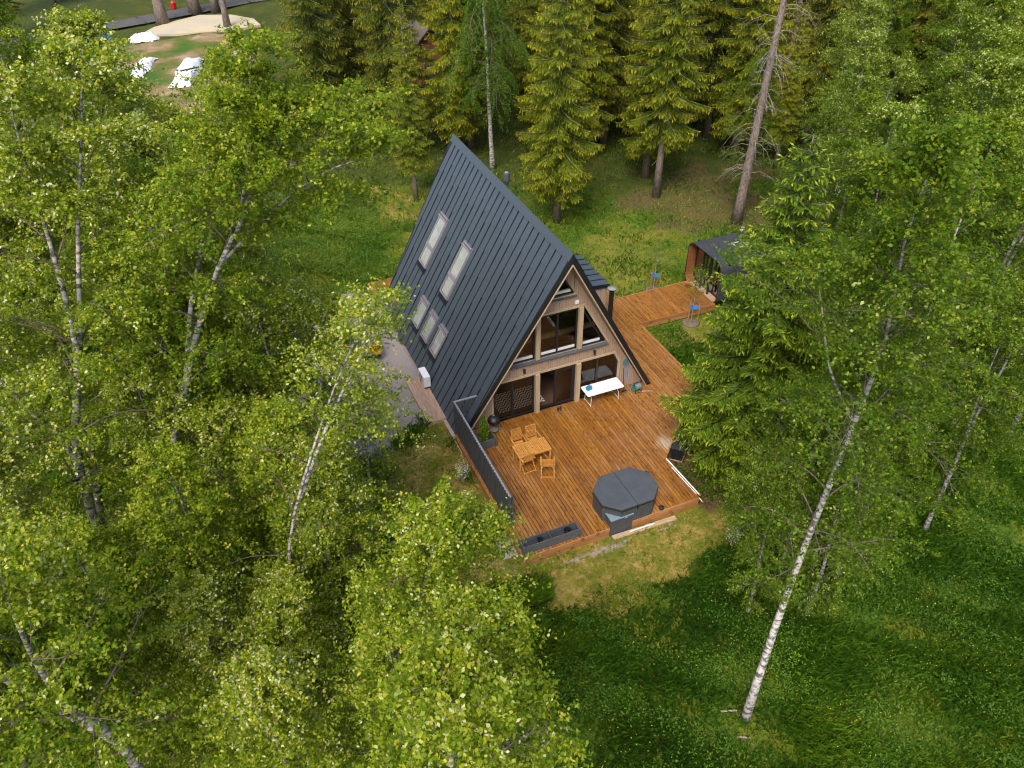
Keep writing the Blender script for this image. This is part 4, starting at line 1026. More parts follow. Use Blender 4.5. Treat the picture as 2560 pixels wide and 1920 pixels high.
# ---------------------------------------------------------------- cars
def make_car(name, loc, rz, paint, roofm, lb):
    c = empty(name, loc, rz, label=lb, cat='car')
    # profile along y (rear at -2, front at +2)
    prof = [(-2.0, .35), (-2.02, .62), (-1.95, .86), (-1.85, .93), (-1.1, .96), (.95, .93), (1.45, .86), (1.85, .74), (2.0, .58), (2.0, .32)]
    secs = [(-.80, .0, .88), (-.86, .04, .97), (-.86, .04, .97), (.0, 0, 1)]
    t = MB()
    xs_ = [(-.82, .96), (-.76, 1.0), (0, 1.02), (.76, 1.0), (.82, .96)]
    n = len(prof)
    for x, k in xs_:
        for y, z in prof: t.v.append((x, y * (.985 if abs(x) > .8 else 1), z * k if z > .5 else z))
    for i in range(len(xs_) - 1):
        for j in range(n - 1): t.f.append((i * n + j, i * n + j + 1, (i + 1) * n + j + 1, (i + 1) * n + j)); t.m.append(0)
        t.f.append((i * n, (i + 1) * n, (i + 1) * n + n - 1, i * n + n - 1)); t.m.append(0)
    t.f.append(tuple(range(n))[::-1]); t.m.append(0); t.f.append(tuple((len(xs_) - 1) * n + j for j in range(n))); t.m.append(0)
    t.build('body', paint, c, bevel=.05)
    t = MB(); t.hexa([(-.74, -1.85, .92), (.74, -1.85, .92), (.74, .95, .90), (-.74, .95, .90), (-.56, -1.35, 1.36), (.56, -1.35, 1.36), (.56, .25, 1.36), (-.56, .25, 1.36)]); t.build('window_glass', m_carglass, c, bevel=.03)
    t = MB(); t.hexa([(-.58, -1.38, 1.355), (.58, -1.38, 1.355), (.58, .27, 1.355), (-.58, .27, 1.355), (-.54, -1.30, 1.39), (.54, -1.30, 1.39), (.54, .20, 1.39), (-.54, .20, 1.39)]); t.build('roof', roofm, c, bevel=.015)
    for s in (-1, 1):
        t = MB(); t.bar((s * .745, .93, .91), (s * .57, .26, 1.37), .05, .05); t.bar((s * .745, -1.84, .93), (s * .57, -1.36, 1.37), .07, .07); t.bar((s * .735, -.4, .93), (s * .585, -.45, 1.36), .05, .04); t.build('pillar', paint, c)
        t = MB(); t.hexa([(s * .86, .62, .92), (s * 1.02, .62, .92), (s * 1.0, .78, .92), (s * .86, .78, .92), (s * .86, .62, 1.04), (s * 1.0, .62, 1.04), (s * .98, .74, 1.04), (s * .86, .74, 1.04)]); t.build('mirror', paint, c, bevel=.02)
        for y in (-1.25, 1.25):
            w = empty('wheel', (s * .78, y, .31), parent=c)
            t = MB(); t.tube([(-.10, 0, 0), (.10, 0, 0)], .31, 20); t.build('tyre', m_rubber, w)
            t = MB(); t.tube([(-.105, 0, 0), (.105, 0, 0)], .19, 10); t.build('rim', m_galv, w)
        t = MB(); t.box(s * .72 - .10, -2.045, .66, s * .72 + .08, -1.97, .82); t.build('tail_light', m_red, c, bevel=.01)
        t = MB(); t.box(s * .66 - .12, 1.93, .58, s * .66 + .12, 2.02, .68); t.build('headlight', m_white, c, bevel=.01)
    t = MB(); t.box(-.27, -2.06, .50, .27, -2.03, .61); t.build('licence_plate', m_white, c)
    for bx in ((-.78, -2.05, .28, .78, -1.95, .42), (-.78, 1.9, .26, .78, 2.03, .38)):
        t = MB(); t.box(*bx); t.build('bumper', m_black, c, bevel=.02)
    return c
make_car('yellow_car', (-6.86, 9.0, -.33), R_(-4), m_yellow, m_carroof, 'small yellow car with grey roof on the gravel beside the house')
make_car('white_car', (-9.75, 8.6, -.33), R_(3), m_wcar, m_wcar, 'white car parked left of the yellow one, mostly behind leaves')

# ---------------------------------------------------------------- vegetation generators
rng = np.random.default_rng(11)
def unit(v): return v / (np.linalg.norm(v, axis=-1, keepdims=True) + 1e-9)
def leaves(cen, size, rg, tone, up=.6, aspect=.62, name='crown', mt=None, parent=None, kind=None, droop=0.0, slim=0.0):
    """one folded diamond (two triangles) per leaf"""
    n = len(cen); cen = np.asarray(cen, float)
    nor = rg.normal(size=(n, 3)); nor[:, 2] = np.abs(nor[:, 2]) + up * 1.6; nor = unit(nor)
    ax = rg.normal(size=(n, 3)); ax[:, 2] -= droop * 2
    ax = unit(ax - (ax * nor).sum(1, keepdims=True) * nor); sd_ = np.cross(nor, ax)
    s = size * rg.uniform(.7, 1.3, n)[:, None]
    asp = np.full((n, 1), aspect); 
    if slim > 0:
        m = rg.random(n) < slim; asp[m] = .14; s[m] *= 1.0; tone = tone.copy(); tone[m] = rg.uniform(.78, .95, m.sum())
    a = cen - ax * s * .5; c = cen + ax * s * .5
    l = cen - sd_ * s * asp * .5 + nor * s * .08 - ax * s * .08; r = cen + sd_ * s * asp * .5 + nor * s * .08 - ax * s * .08
    co = np.stack([a, r, c, l], 1).reshape(-1, 3)
    b = np.arange(n)[:, None] * 4
    f = np.concatenate([b + [0, 1, 2], b + [0, 2, 3]], 1).reshape(-1, 3)
    o = mesh_np(name, co, f, mt, parent, fattr={'tone': np.repeat(np.clip(tone, 0, 1), 2)})
    if kind: o['kind'] = kind
    return o

def catmull(P, n):
    P = np.asarray(P, float); t = np.linspace(0, len(P) - 1, n); out = []
    for tt in t:
        i = min(int(tt), len(P) - 2); u = tt - i
        p0, p1, p2, p3 = P[max(i - 1, 0)], P[i], P[i + 1], P[min(i + 2, len(P) - 1)]
        out.append(.5 * ((2 * p1) + (-p0 + p2) * u + (2 * p0 - 5 * p1 + 4 * p2 - p3) * u * u + (-p0 + 3 * p1 - 3 * p2 + p3) * u ** 3))
    return np.array(out)

def birch(name, base, stems, r0, R, start=.3, nl=34, nsub=9, ntw=6, nleaf=20, lsz=.06, seed=0, mt=None, label=None, cat='tree', group=None, droop=.35, limbmat=True, thin=1.0, slim=.12, tw_len=.72, s0min=.18):
    """stems: list of polylines in coordinates relative to base; limbs grow off each, twigs off the limbs, leaves on the twigs"""
    rg = np.random.default_rng(seed)
    root = empty(name, base, 0, label=label, cat=cat, group=group)
    tr = MB(); lb = MB(); anch = []; adir = []; al = []
    for si, (st, rs, frac) in enumerate(stems):
        p = catmull(st, 16); tt = np.linspace(0, 1, 16)
        rad = rs * (1 - tt) ** 1.05 + .014
        if si == 0: rad[0] *= 1.3; rad[1] *= 1.08
        tr.tube([tuple(q) for q in p], list(map(float, rad)), 9)
        k = max(3, int(nl * frac)); phi = rg.uniform(0, 6.28)
        for j in range(k):
            u = start + (1 - start) * ((j + .5) / k) ** .9
            if si > 0: u = max(u, .12)
            q = u * 15; i = min(int(q), 14); o = p[i] + (p[i + 1] - p[i]) * (q - i)
            cu_ = (u - start) / (1 - start)
            Lm = R * ((1 - cu_) ** .62 * min(1, (.25 + cu_) / .45) * .95 + .13) * rg.choice([rg.uniform(.5, .9), rg.uniform(.9, 1.4)])
            phi += 2.4 + rg.uniform(-.4, .4)
            el = R_(28 + 42 * cu_ + rg.uniform(-8, 8))
            dh = np.array([math.cos(phi), math.sin(phi), 0])
            ss = np.linspace(0, 1, 7)
            pts_ = o + dh * (Lm * math.cos(el) * ss)[:, None] + np.array([0, 0, 1]) * (Lm * (math.sin(el) * ss - droop * ss ** 2.3))[:, None]
            sidev = np.array([-dh[1], dh[0], 0]); pts_ += sidev * (Lm * .10 * rg.uniform(-1, 1) * np.sin(ss * 3.1))[:, None]
            r1 = max(.009, .22 * rs * (1 - u) ** .6 + .007)
            lb.tube([tuple(x) for x in pts_], [float(r1 * (1 - .85 * s) + .003) for s in ss], 5)
            for m in range(nsub):
                s0 = s0min + (1 - s0min) * (m + rg.random()) / nsub; q = s0 * 6; i = min(int(q), 5); so_ = pts_[i] + (pts_[i + 1] - pts_[i]) * (q - i)
                fwd = unit(pts_[min(i + 1, 6)] - pts_[max(i, 0)]); sg = 1 if m % 2 else -1
                d = unit(fwd * .8 + sidev * sg * rg.uniform(.4, 1.1) + np.array([0, 0, rg.uniform(-.25, .5)]))
                Ls_ = Lm * .38 * (1 - .5 * s0) * rg.uniform(.6, 1.3) + .15
                ts = np.linspace(0, 1, 4); sp = so_ + d * (Ls_ * ts)[:, None] + np.array([0, 0, -1]) * (Ls_ * droop * .7 * ts ** 2)[:, None]
                lb.tube([tuple(x) for x in sp], [.009, .007, .005, .003], 3, cap=False)
                for w in range(ntw):
                    s1 = .15 + .85 * (w + rg.random()) / ntw; q = s1 * 3; i = min(int(q), 2); wo_ = sp[i] + (sp[i + 1] - sp[i]) * (q - i)
                    dd = unit(d * .95 + rg.normal(size=3) * .42 + np.array([0, 0, .22 - .75 * droop]))
                    anch.append(wo_); adir.append(dd); al.append(tw_len * rg.uniform(.5, 1.2) * (.6 + .4 * min(1, Lm / 2)))
    tr.build('trunk', m_birch, root, smooth=True)
    lb.build('branches', m_birchlow, root, smooth=True)
    anch = np.array(anch); adir = np.array(adir); al = np.array(al); nt_ = len(anch)
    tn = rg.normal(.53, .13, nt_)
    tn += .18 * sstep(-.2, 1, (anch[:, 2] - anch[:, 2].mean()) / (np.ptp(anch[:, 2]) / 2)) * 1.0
    nl_ = np.maximum(2, (nleaf * thin * rg.uniform(.6, 1.4, nt_)).astype(int)); rep = np.repeat(np.arange(nt_), nl_); m = len(rep)
    t = rg.uniform(0, 1, m)
    c = anch[rep] + adir[rep] * (al[rep] * t)[:, None] + np.array([0, 0, -1]) * (al[rep] * droop * .8 * t * t)[:, None] + rg.normal(size=(m, 3)) * .038
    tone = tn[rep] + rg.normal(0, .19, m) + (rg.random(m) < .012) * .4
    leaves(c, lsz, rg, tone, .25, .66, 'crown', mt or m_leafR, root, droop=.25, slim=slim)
    return root

def rel(base, pts): return [tuple(np.array(p) - np.array(base)) for p in pts]

def spruce(name, base, H, R, seed, mt, label=None, group=None, start=.12, nwh=30, nbr=7, dens=1.0, r0=None, droop=.35, hang=.5, dead=0, lean=(0, 0), tipup=.25):
    rg = np.random.default_rng(seed); root = empty(name, base, 0, label=label, cat='tree', group=group)
    r0 = r0 or H * .0115
    tr = MB(); tr.tube([(lean[0] * t * t, lean[1] * t * t, H * t) for t in np.linspace(0, 1, 9)], [float(r0 * (1 - t) ** .85 + .012) * (1.25 if t == 0 else 1) for t in np.linspace(0, 1, 9)], 8)
    tr.build('trunk', m_bark, root, smooth=True)
    lb = MB(); A = []; D = []; Ln = []; W = []; T = []
    if dead:
        for k in range(dead):
            z = H * rg.uniform(.10, start + .25); a = rg.uniform(0, 6.28); l = rg.uniform(.5, 1.4); d = np.array([math.cos(a), math.sin(a), 0])
            o = np.array([lean[0] * (z / H) ** 2, lean[1] * (z / H) ** 2, z])
            lb.tube([tuple(o), tuple(o + d * l * .5 + [0, 0, -.05]), tuple(o + d * l + [0, 0, -.35 * l])], [.014, .009, .004], 4, cap=False)
    for w in range(nwh):
        u = start + (1 - start) * ((w + .5) / nwh); z = H * u; cu_ = (u - start) / (1 - start)
        Lw = R * (1 - cu_) ** .72 * min(1, .55 + cu_ * 2.2) + .10
        ph = rg.uniform(0, 6.28)
        nb = max(4, int(nbr * (1 - .35 * cu_)))
        for j in range(nb):
            a = ph + 6.283 * j / nb + rg.uniform(-.3, .3); l = Lw * rg.uniform(.65, 1.18); zz_ = z + rg.uniform(-.5, .5) * H / nwh * .8
            d = np.array([math.cos(a), math.sin(a), 0]); sv = np.array([-d[1], d[0], 0])
            dr = droop * (1.25 - cu_ * 1.3)
            def P(s): return np.array([lean[0] * u * u, lean[1] * u * u, zz_]) + d * l * s + np.array([0, 0, l * (-dr * s + tipup * s ** 2.2)])
            lb.tube([tuple(P(s)) for s in (0, .5, 1)], [max(.006, .018 * l / 2), .008, .003], 3, cap=False)
            nt_ = max(4, int(l / .092 * dens))
            for k in range(nt_):
                s = (k + .6) / nt_; o = P(s * .98)
                wl_ = (.42 * l * (1 - s) ** .8 * (.35 + s) + .13) * rg.uniform(.7, 1.2); wl_ = min(wl_, .75)
                for sg in (-1, 1):
                    dd = unit(d * .75 + sv * sg * .9 + np.array([0, 0, -.28 - hang * .25 * rg.random()]))
                    ns = max(1, int(wl_ / .115))
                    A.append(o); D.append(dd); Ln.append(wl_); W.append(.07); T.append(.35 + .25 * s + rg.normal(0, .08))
                    for q in range(ns):   # secondary sprigs, hanging
                        s2 = (q + .7) / ns; oo = o + dd * wl_ * s2
                        d2 = unit(dd * .6 + np.array([0, 0, -hang * (.4 + rg.random())]) + rg.normal(size=3) * .38)
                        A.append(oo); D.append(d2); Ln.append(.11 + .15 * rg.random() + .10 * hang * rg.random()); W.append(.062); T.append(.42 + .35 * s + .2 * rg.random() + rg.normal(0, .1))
            A.append(P(1)); D.append(unit(d + np.array([0, 0, .25]))); Ln.append(.2); W.append(.07); T.append(.95)
    lb.build('branches', m_dead if dead else m_bark, root)
    A = np.array(A); D = np.array(D); Ln = np.array(Ln)[:, None]; W = np.array(W)[:, None]; T = np.array(T); n = len(A)
    s_ = unit(np.cross(D, rg.normal(size=(n, 3)) * .5 + np.array([0, 0, 1.]))); up_ = unit(np.cross(s_, D))
    tip = A + D * Ln; mid = A + D * Ln * .45
    co = np.stack([A - s_ * W * .15, mid - s_ * W * .5 - up_ * W * .15, tip, mid + s_ * W * .5 - up_ * W * .15], 1).reshape(-1, 3)
    b = np.arange(n)[:, None] * 4; f = np.concatenate([b + [0, 1, 2], b + [0, 2, 3]], 1).reshape(-1, 3)
    # tone: inner triangle darker than the fresh tip is real growth colour, kept per sprig
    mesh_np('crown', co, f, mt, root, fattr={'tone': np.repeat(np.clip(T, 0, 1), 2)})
    return root

def place(proto, x, y, s, rz, label, group=None, z=None, first=False, name=None, sz=None, tilt=(0, 0)):
    c = proto if first else copy_tree(proto)
    if name: c.name = name
    c.location = (x, y, float(gz(x, y)) if z is None else z); c.rotation_euler = (tilt[0], tilt[1], rz); c.scale = (s, s, sz or s)
    c['label'] = label; c['category'] = 'tree'
    if group: c['group'] = group
    elif 'group' in c: del c['group']
    return c

# ---------------------------------------------------------------- near birches, left
SMALL = False
b0 = (-16.6, -8.6, -.45)
birch('birch_tree', b0, [
    (rel(b0, [(-16.6, -8.6, -.45), (-17.4, -6.9, 3.5), (-17.8, -5.93, 6), (-17.55, -5.6, 8.5), (-16.9, -5.5, 10.5), (-16.5, -5.5, 12), (-16.3, -4.9, 14.5), (-16.2, -4.9, 16), (-15.9, -5.6, 18)]), .16, .5),
    (rel(b0, [(-17.75, -6.0, 5.6), (-17.3, -5.5, 8), (-16.99, -5.44, 10), (-16.3, -5.3, 12.2), (-15.6, -5.2, 14.6), (-14.9, -4.7, 16.6), (-14.4, -4.6, 18.2)]), .11, .36),
    (rel(b0, [(-17.7, -5.9, 6.2), (-18.0, -4.3, 7.6), (-18.6, -3.9, 9.0), (-19.1, -4.1, 11.2), (-19.5, -4.6, 13.5)]), .10, .28)],
    .17, 3.4, .24, 56, 9, 7, 20, .085, 1, m_leafN, 'tall multi-stemmed white birch at the far left of the picture')
b1 = (-16.3, -8.3, -.45)
birch('birch_tree', b1, [
    (rel(b1, [(-16.3, -8.3, -.45), (-15.9, -8.0, 4), (-15.36, -7.4, 8), (-13.9, -6.2, 11.2), (-12.9, -6.3, 13.2), (-12.0, -6.9, 15), (-11.5, -7.1, 16.6), (-11.0, -6.8, 18.6)]), .125, .6),
    (rel(b1, [(-12.2, -6.7, 14.4), (-11.5, -6.4, 15.4), (-10.9, -6.8, 16.3), (-10.4, -7.1, 17.2)]), .06, .22),
    (rel(b1, [(-12.78, -6.35, 13.5), (-11.2, -6.5, 14.8), (-9.9, -7.3, 15.9), (-8.9, -8.3, 16.5)]), .03, .20),
    (rel(b1, [(-14.2, -6.3, 10.6), (-13.6, -5.0, 12.0), (-12.9, -4.2, 13.4), (-12.5, -3.8, 15)]), .07, .25)],
    .2, 3.5, .20, 56, 9, 7, 20, .085, 2, m_leafN, 'birch leaning right over the drive, its top reaching toward the roof')
b2 = (-13.4, -10.6, -.45)
birch('birch_tree', b2, [(rel(b2, [(-13.4, -10.6, -.45), (-13.3, -10.6, 4), (-12.83, -10.83, 8), (-11.76, -10.91, 11), (-10.75, -11.3, 13.5), (-10.2, -12.3, 15.3)]), .045, .7),
    (rel(b2, [(-12.3, -10.85, 9.5), (-11.3, -10.3, 11.0), (-10.3, -10.2, 12.6), (-9.5, -10.5, 13.8)]), .04, .3)],
    .1, 1.7, .22, 30, 8, 5, 15, .078, 3, m_leafN, 'slender airy birch whose twigs reach over the lower left roof edge', thin=.6)
b2b = (-11.4, -14.4, -.45)
birch('birch_tree', b2b, [(rel(b2b, [(-11.4, -14.4, -.45), (-11.3, -14.4, 4), (-11.0, -14.6, 7.5), (-10.5, -15.0, 10.2), (-10.3, -15.6, 12.4)]), .10, .7),
    (rel(b2b, [(-11.0, -14.6, 7.2), (-10.2, -14.3, 8.8), (-9.5, -14.5, 10.3), (-9.2, -15.0, 11.4)]), .05, .3)],
    .1, 1.9, .34, 36, 9, 6, 19, .074, 13, m_leafN, 'bright-leaved birch overlapping the near left corner of the deck')
b3 = (-12.2, -20.5, -.45)
birch('birch_tree', b3, [(rel(b3, [(-12.2, -20.5, -.45), (-11.7, -20.2, 5), (-11.6, -19.6, 9), (-11.4, -19.2, 11.5), (-11.3, -18.9, 13.2)]), .14, .62),
    (rel(b3, [(-11.7, -19.8, 7), (-11.0, -18.6, 9), (-10.4, -17.9, 10.6), (-10.1, -17.5, 11.8)]), .07, .38)],
    .14, 2.3, .35, 36, 10, 6, 20, .080, 4, m_leafN, 'birch crown rising from below the bottom edge, centre of the picture')
b4 = (-16.6, -15.2, -.45)
birch('birch_tree', b4, [(rel(b4, [(-16.6, -15.2, -.45), (-16.9, -14.4, 3), (-17.21, -13.94, 7), (-17.6, -14.1, 9), (-17.5, -14.4, 11.4), (-17.0, -15.0, 14)]), .15, .6),
    (rel(b4, [(-17.25, -13.95, 7.2), (-18.2, -13.6, 9), (-19.0, -13.5, 11), (-19.4, -13.8, 12.5)]), .08, .35)],
    .15, 2.8, .32, 36, 10, 6, 19, .082, 5, m_leafN, 'birch with a thick bent grey limb at the bottom left corner')
pl1 = birch('birch_tree', (0, 0, 0), [([(0, 0, 0), (.1, .2, 3), (.3, .3, 6), (.2, .5, 9), (.1, .4, 12)], .10, .7), ([(.2, .25, 4.2), (1.0, .1, 6.5), (1.5, -.1, 8.8), (1.7, -.2, 10.6)], .06, .4)], .12, 3.0, .10, 48, 9, 6, 20, .084, 6, m_leafN, 'x')
pl2 = birch('birch_tree', (0, 0, 0), [([(0, 0, 0), (-.2, .1, 3), (-.3, .3, 6), (0, .3, 9), (.2, .2, 11.5)], .12, 1.0)], .12, 3.1, .10, 48, 9, 6, 20, .084, 7, m_leafN, 'x')
LF = [(pl1, -19.5, 3.0, 1.15, 'dense birch behind the multi-stemmed one at the left edge'),
      (pl2, -16.4, 4.4, 1.15, 'dense birch left of the gravel drive, nearest the white car'),
      (pl1, -14.2, 8.8, 1.0, 'birch at the far end of the drive on its left side'),
      (pl2, -15.8, -2.2, 1.05, 'birch filling the middle of the left half, above the low trunks'),
      (pl1, -13.4, -3.0, .95, 'birch at the near left corner of the gravel drive'),
      (pl2, -13.0, -7.0, .85, 'low birch under the leaning crown at the centre left'),
      (pl1, -15.5, -7.0, .95, 'low birch between the two tall left-hand birches'),
      (pl2, -19.0, -7.4, 1.0, 'birch at the left edge halfway down the picture'),
      (pl1, -17.4, -10.9, .9, 'low birch left of the thick pale trunk at the bottom left'),
      (pl2, -15.2, -12.3, .8, 'low birch in front of the thick pale trunk'),
      (pl1, -13.0, -12.6, .75, 'low birch below the slender one beside the screen'),
      (pl2, -10.9, -12.2, .62, 'small birch at the dry grass edge left of the tall grass tuft'),
      (pl1, -11.6, -15.9, .85, 'low birch behind the bottom centre crown'),
      (pl2, -13.9, -15.2, .85, 'low birch at the bottom edge left of centre'),
      (pl1, -19.6, -12.5, 1.0, 'birch in the bottom left corner behind the bent limb'),
      (pl2, -19.6, 20.5, 1.0, 'birch left of the far lawn'),
      (pl1, -17.8, 10.5, 1.05, 'birch between the far lawn and the drive'),
      (pl2, -22.5, 12.0, 1.2, 'birch cut by the left edge near the top'),
      (pl1, -23.0, -2.0, 1.1, 'birch cut by the left edge in the middle'),
      (pl2, -24.5, 30.0, 1.2, 'birch at the left edge beside the far yard'),
      (pl2, -12.1, -1.6, 1.08, 'birch whose crown hides the white car from above'),
      (pl2, -11.7, -10.0, .88, 'low birch at the foot of the slender airy one'),
      (pl1, -14.0, 19.0, .9, 'birch at the near edge of the far lawn'),
      (pl2, -12.5, -8.6, .92, 'birch just behind the slender airy one, left of the dry grass'),
      (pl1, -12.1, -5.0, 1.05, 'birch between the drive and the slender birch'),
      (pl2, -13.9, -1.0, 1.33, 'tall birch left of the drive, behind the leaning one'),
      (pl1, -15.3, -9.5, .92, 'low birch just right of the foot of the multi-stemmed one'),
      (pl2, -15.2, 6.6, 1.42, 'tall birch at the top left, before the far lawn'),
      (pl1, -18.2, 17.0, 1.45, 'tall birch at the top left corner'),
      (pl1, -19.8, 5.0, 1.5, 'tallest birch at the left edge near the top'),
      (pl1, -14.6, 13.6, .9, 'birch above the far edge of the gravel drive'),
      (pl1, -25.5, 45.0, 1.2, 'birch at the left edge beyond the hedge')]
for i, (p, x, y, sc_, lb_) in enumerate(LF):
    c = p if i < 2 else copy_tree(p)
    c.location = (x, y, float(gz(x, y))); c.rotation_euler = (0, 0, i * 2.1); c.scale = (sc_, sc_, sc_); c['label'] = lb_; c['category'] = 'tree'
bS = (-9.6, -3.9, -.45)
birch('birch_tree', bS, [(rel(bS, [(-9.6, -3.9, -.45), (-9.5, -3.9, 3), (-9.3, -4.1, 5.0), (-9.2, -4.2, 6.6)]), .06, 1.0)],
    .1, 1.7, .25, 22, 7, 5, 14, .06, 10, m_leafN, 'small thin birch on the dry grass left of the screen', thin=.8)

# ---------------------------------------------------------------- right birches
r0_ = (-.99, -15.78, -.45)
birch('birch_tree', r0_, [(rel(r0_, [(-.99, -15.78, -.45), (.0, -15.0, 2.5), (1.0, -14.3, 5), (1.6, -14.0, 7.6), (1.9, -13.9, 10), (1.6, -14.2, 12), (1.13, -14.44, 13.5), (-.13, -15.2, 16), (-.8, -15.8, 18)]), .115, .9),
    (rel(r0_, [(1.8, -13.9, 9.4), (1.0, -13.4, 11), (.4, -13.3, 12.6), (-.1, -13.2, 14)]), .028, .14)],
    .15, 3.8, .20, 62, 9, 6, 14, .094, 21, m_leafR, 'tall leaning white birch in front, its trunk base at the lower right', slim=.05, s0min=.22)
pb1 = birch('birch_tree', (0, 0, 0), [([(0, 0, 0), (.1, .1, 4), (.25, .2, 8), (.1, .35, 12), (0, .2, 16)], .11, .75), ([(.2, .15, 6.5), (.9, .5, 9), (1.4, .8, 12), (1.6, 1, 14.5)], .05, .35)], .13, 3.5, .14, 46, 9, 6, 19, .095, 31, m_leafR, 'x', slim=.05, s0min=.3)
pb2 = birch('birch_tree', (0, 0, 0), [([(0, 0, 0), (-.2, .1, 4), (-.1, .3, 8), (.2, .3, 11), (.4, .2, 14)], .12, 1.0)], .12, 3.4, .12, 46, 10, 6, 18, .095, 32, m_leafR, 'x', slim=.05)
RB = [(pb1, 6.95, -11.5, 1.0, 20, 'white birch right of the front leaning birch, second from the meadow'),
      (pb2, 11.7, -4.1, .95, 140, 'dark-stemmed birch behind the big right-hand spruce'),
      (pb1, 12.6, -9.0, 1.02, 200, 'forked white birch at the right edge, level with the deck'),
      (pb2, 17.5, -3.5, 1.0, 75, 'birch behind the forked one at the right edge'),
      (pb1, 16.8, 3.4, .85, 300, 'leafy birch beyond the sauna to its right'),
      (pb2, 22.5, 2.0, 1.05, 10, 'birch at the right edge halfway up the picture'),
      (pb1, 23.0, 9.5, .82, 60, 'birch crown right of the bare-branched spruce'),
      (pb2, 31.0, 16.1, .95, 210, 'birch with a white stem showing at the upper right'),
      (pb1, 29.5, 7.5, .95, 120, 'birch in the second row at the upper right'),
      (pb2, 8.4, -8.2, .62, 250, 'lower young birch between the two spruces on the right'),
      (pb1, 38.5, 15.0, .95, 150, 'birch near the upper right corner'),
      (pb2, 35.5, 21.5, .9, 330, 'birch beside the dark stems at the upper right'),
      (pb1, 3.9, -11.3, .55, 15, 'small bushy birch at the edge of the right meadow'),
      (pb2, 17.5, -9.5, .9, 45, 'birch at the far right above the dark meadow'),
      (pb1, 26.5, -3.0, .95, 95, 'birch cut by the right picture edge'),
      (pb2, 44.0, 8.0, 1.0, 20, 'farthest birch by the right picture edge'),
      (pb1, 33.0, -.5, .95, 250, 'birch behind the one cut by the right edge'),
      (pb2, 3.3, -13.4, .58, 80, 'low leafy birch behind the foot of the leaning birch'),
      (pb1, 1.4, -12.6, .5, 130, 'lowest bushy birch right of the hot tub side of the lawn'),
      (pb2, 5.3, -12.6, .66, 210, 'bushy birch right of the leaning trunk above the meadow'),
      (pb1, 9.9, -12.2, .75, 170, 'mid-height birch above the right meadow, right of centre'),
      (pb2, 13.6, -7.0, .85, 260, 'mid-height birch between the forked ones at the right'),
      (pb1, 13.0, -1.0, .8, 310, 'birch just behind the top of the right-hand spruce'),
      (pb2, 20.5, 6.8, .8, 190, 'birch right of the sauna in the third row'),
      (pb1, 20.0, 13.5, .62, 45, 'lower birch at the foot of the tall bare spruce trunk'),
      (pb2, 27.5, 14.0, .85, 130, 'birch beyond the bare trunk in the upper right'),
      (pb1, 19.5, -1.0, .9, 350, 'birch crown at the right edge just above the middle')]
used = set()
for i, (p, x, y, s, a, lb) in enumerate(RB):
    first = id(p) not in used; used.add(id(p))
    place(p, x, y, s, R_(a), lb, first=first)
# weeping birch with the white stem behind the house
bb = birch('weeping_birch', (0, 0, 0), [([(0, 0, 0), (-.15, 0, 4), (-.2, .1, 8), (-.5, .1, 13), (-.7, 0, 17)], .17, 1.0)], .17, 3.3, .36, 44, 10, 7, 20, .085, 41, m_leafB, 'tall weeping birch with white trunk right behind the roof ridge', droop=.95, slim=0.0)
bb.location = (7.57, 26.17, float(gz(7.57, 26.17)))

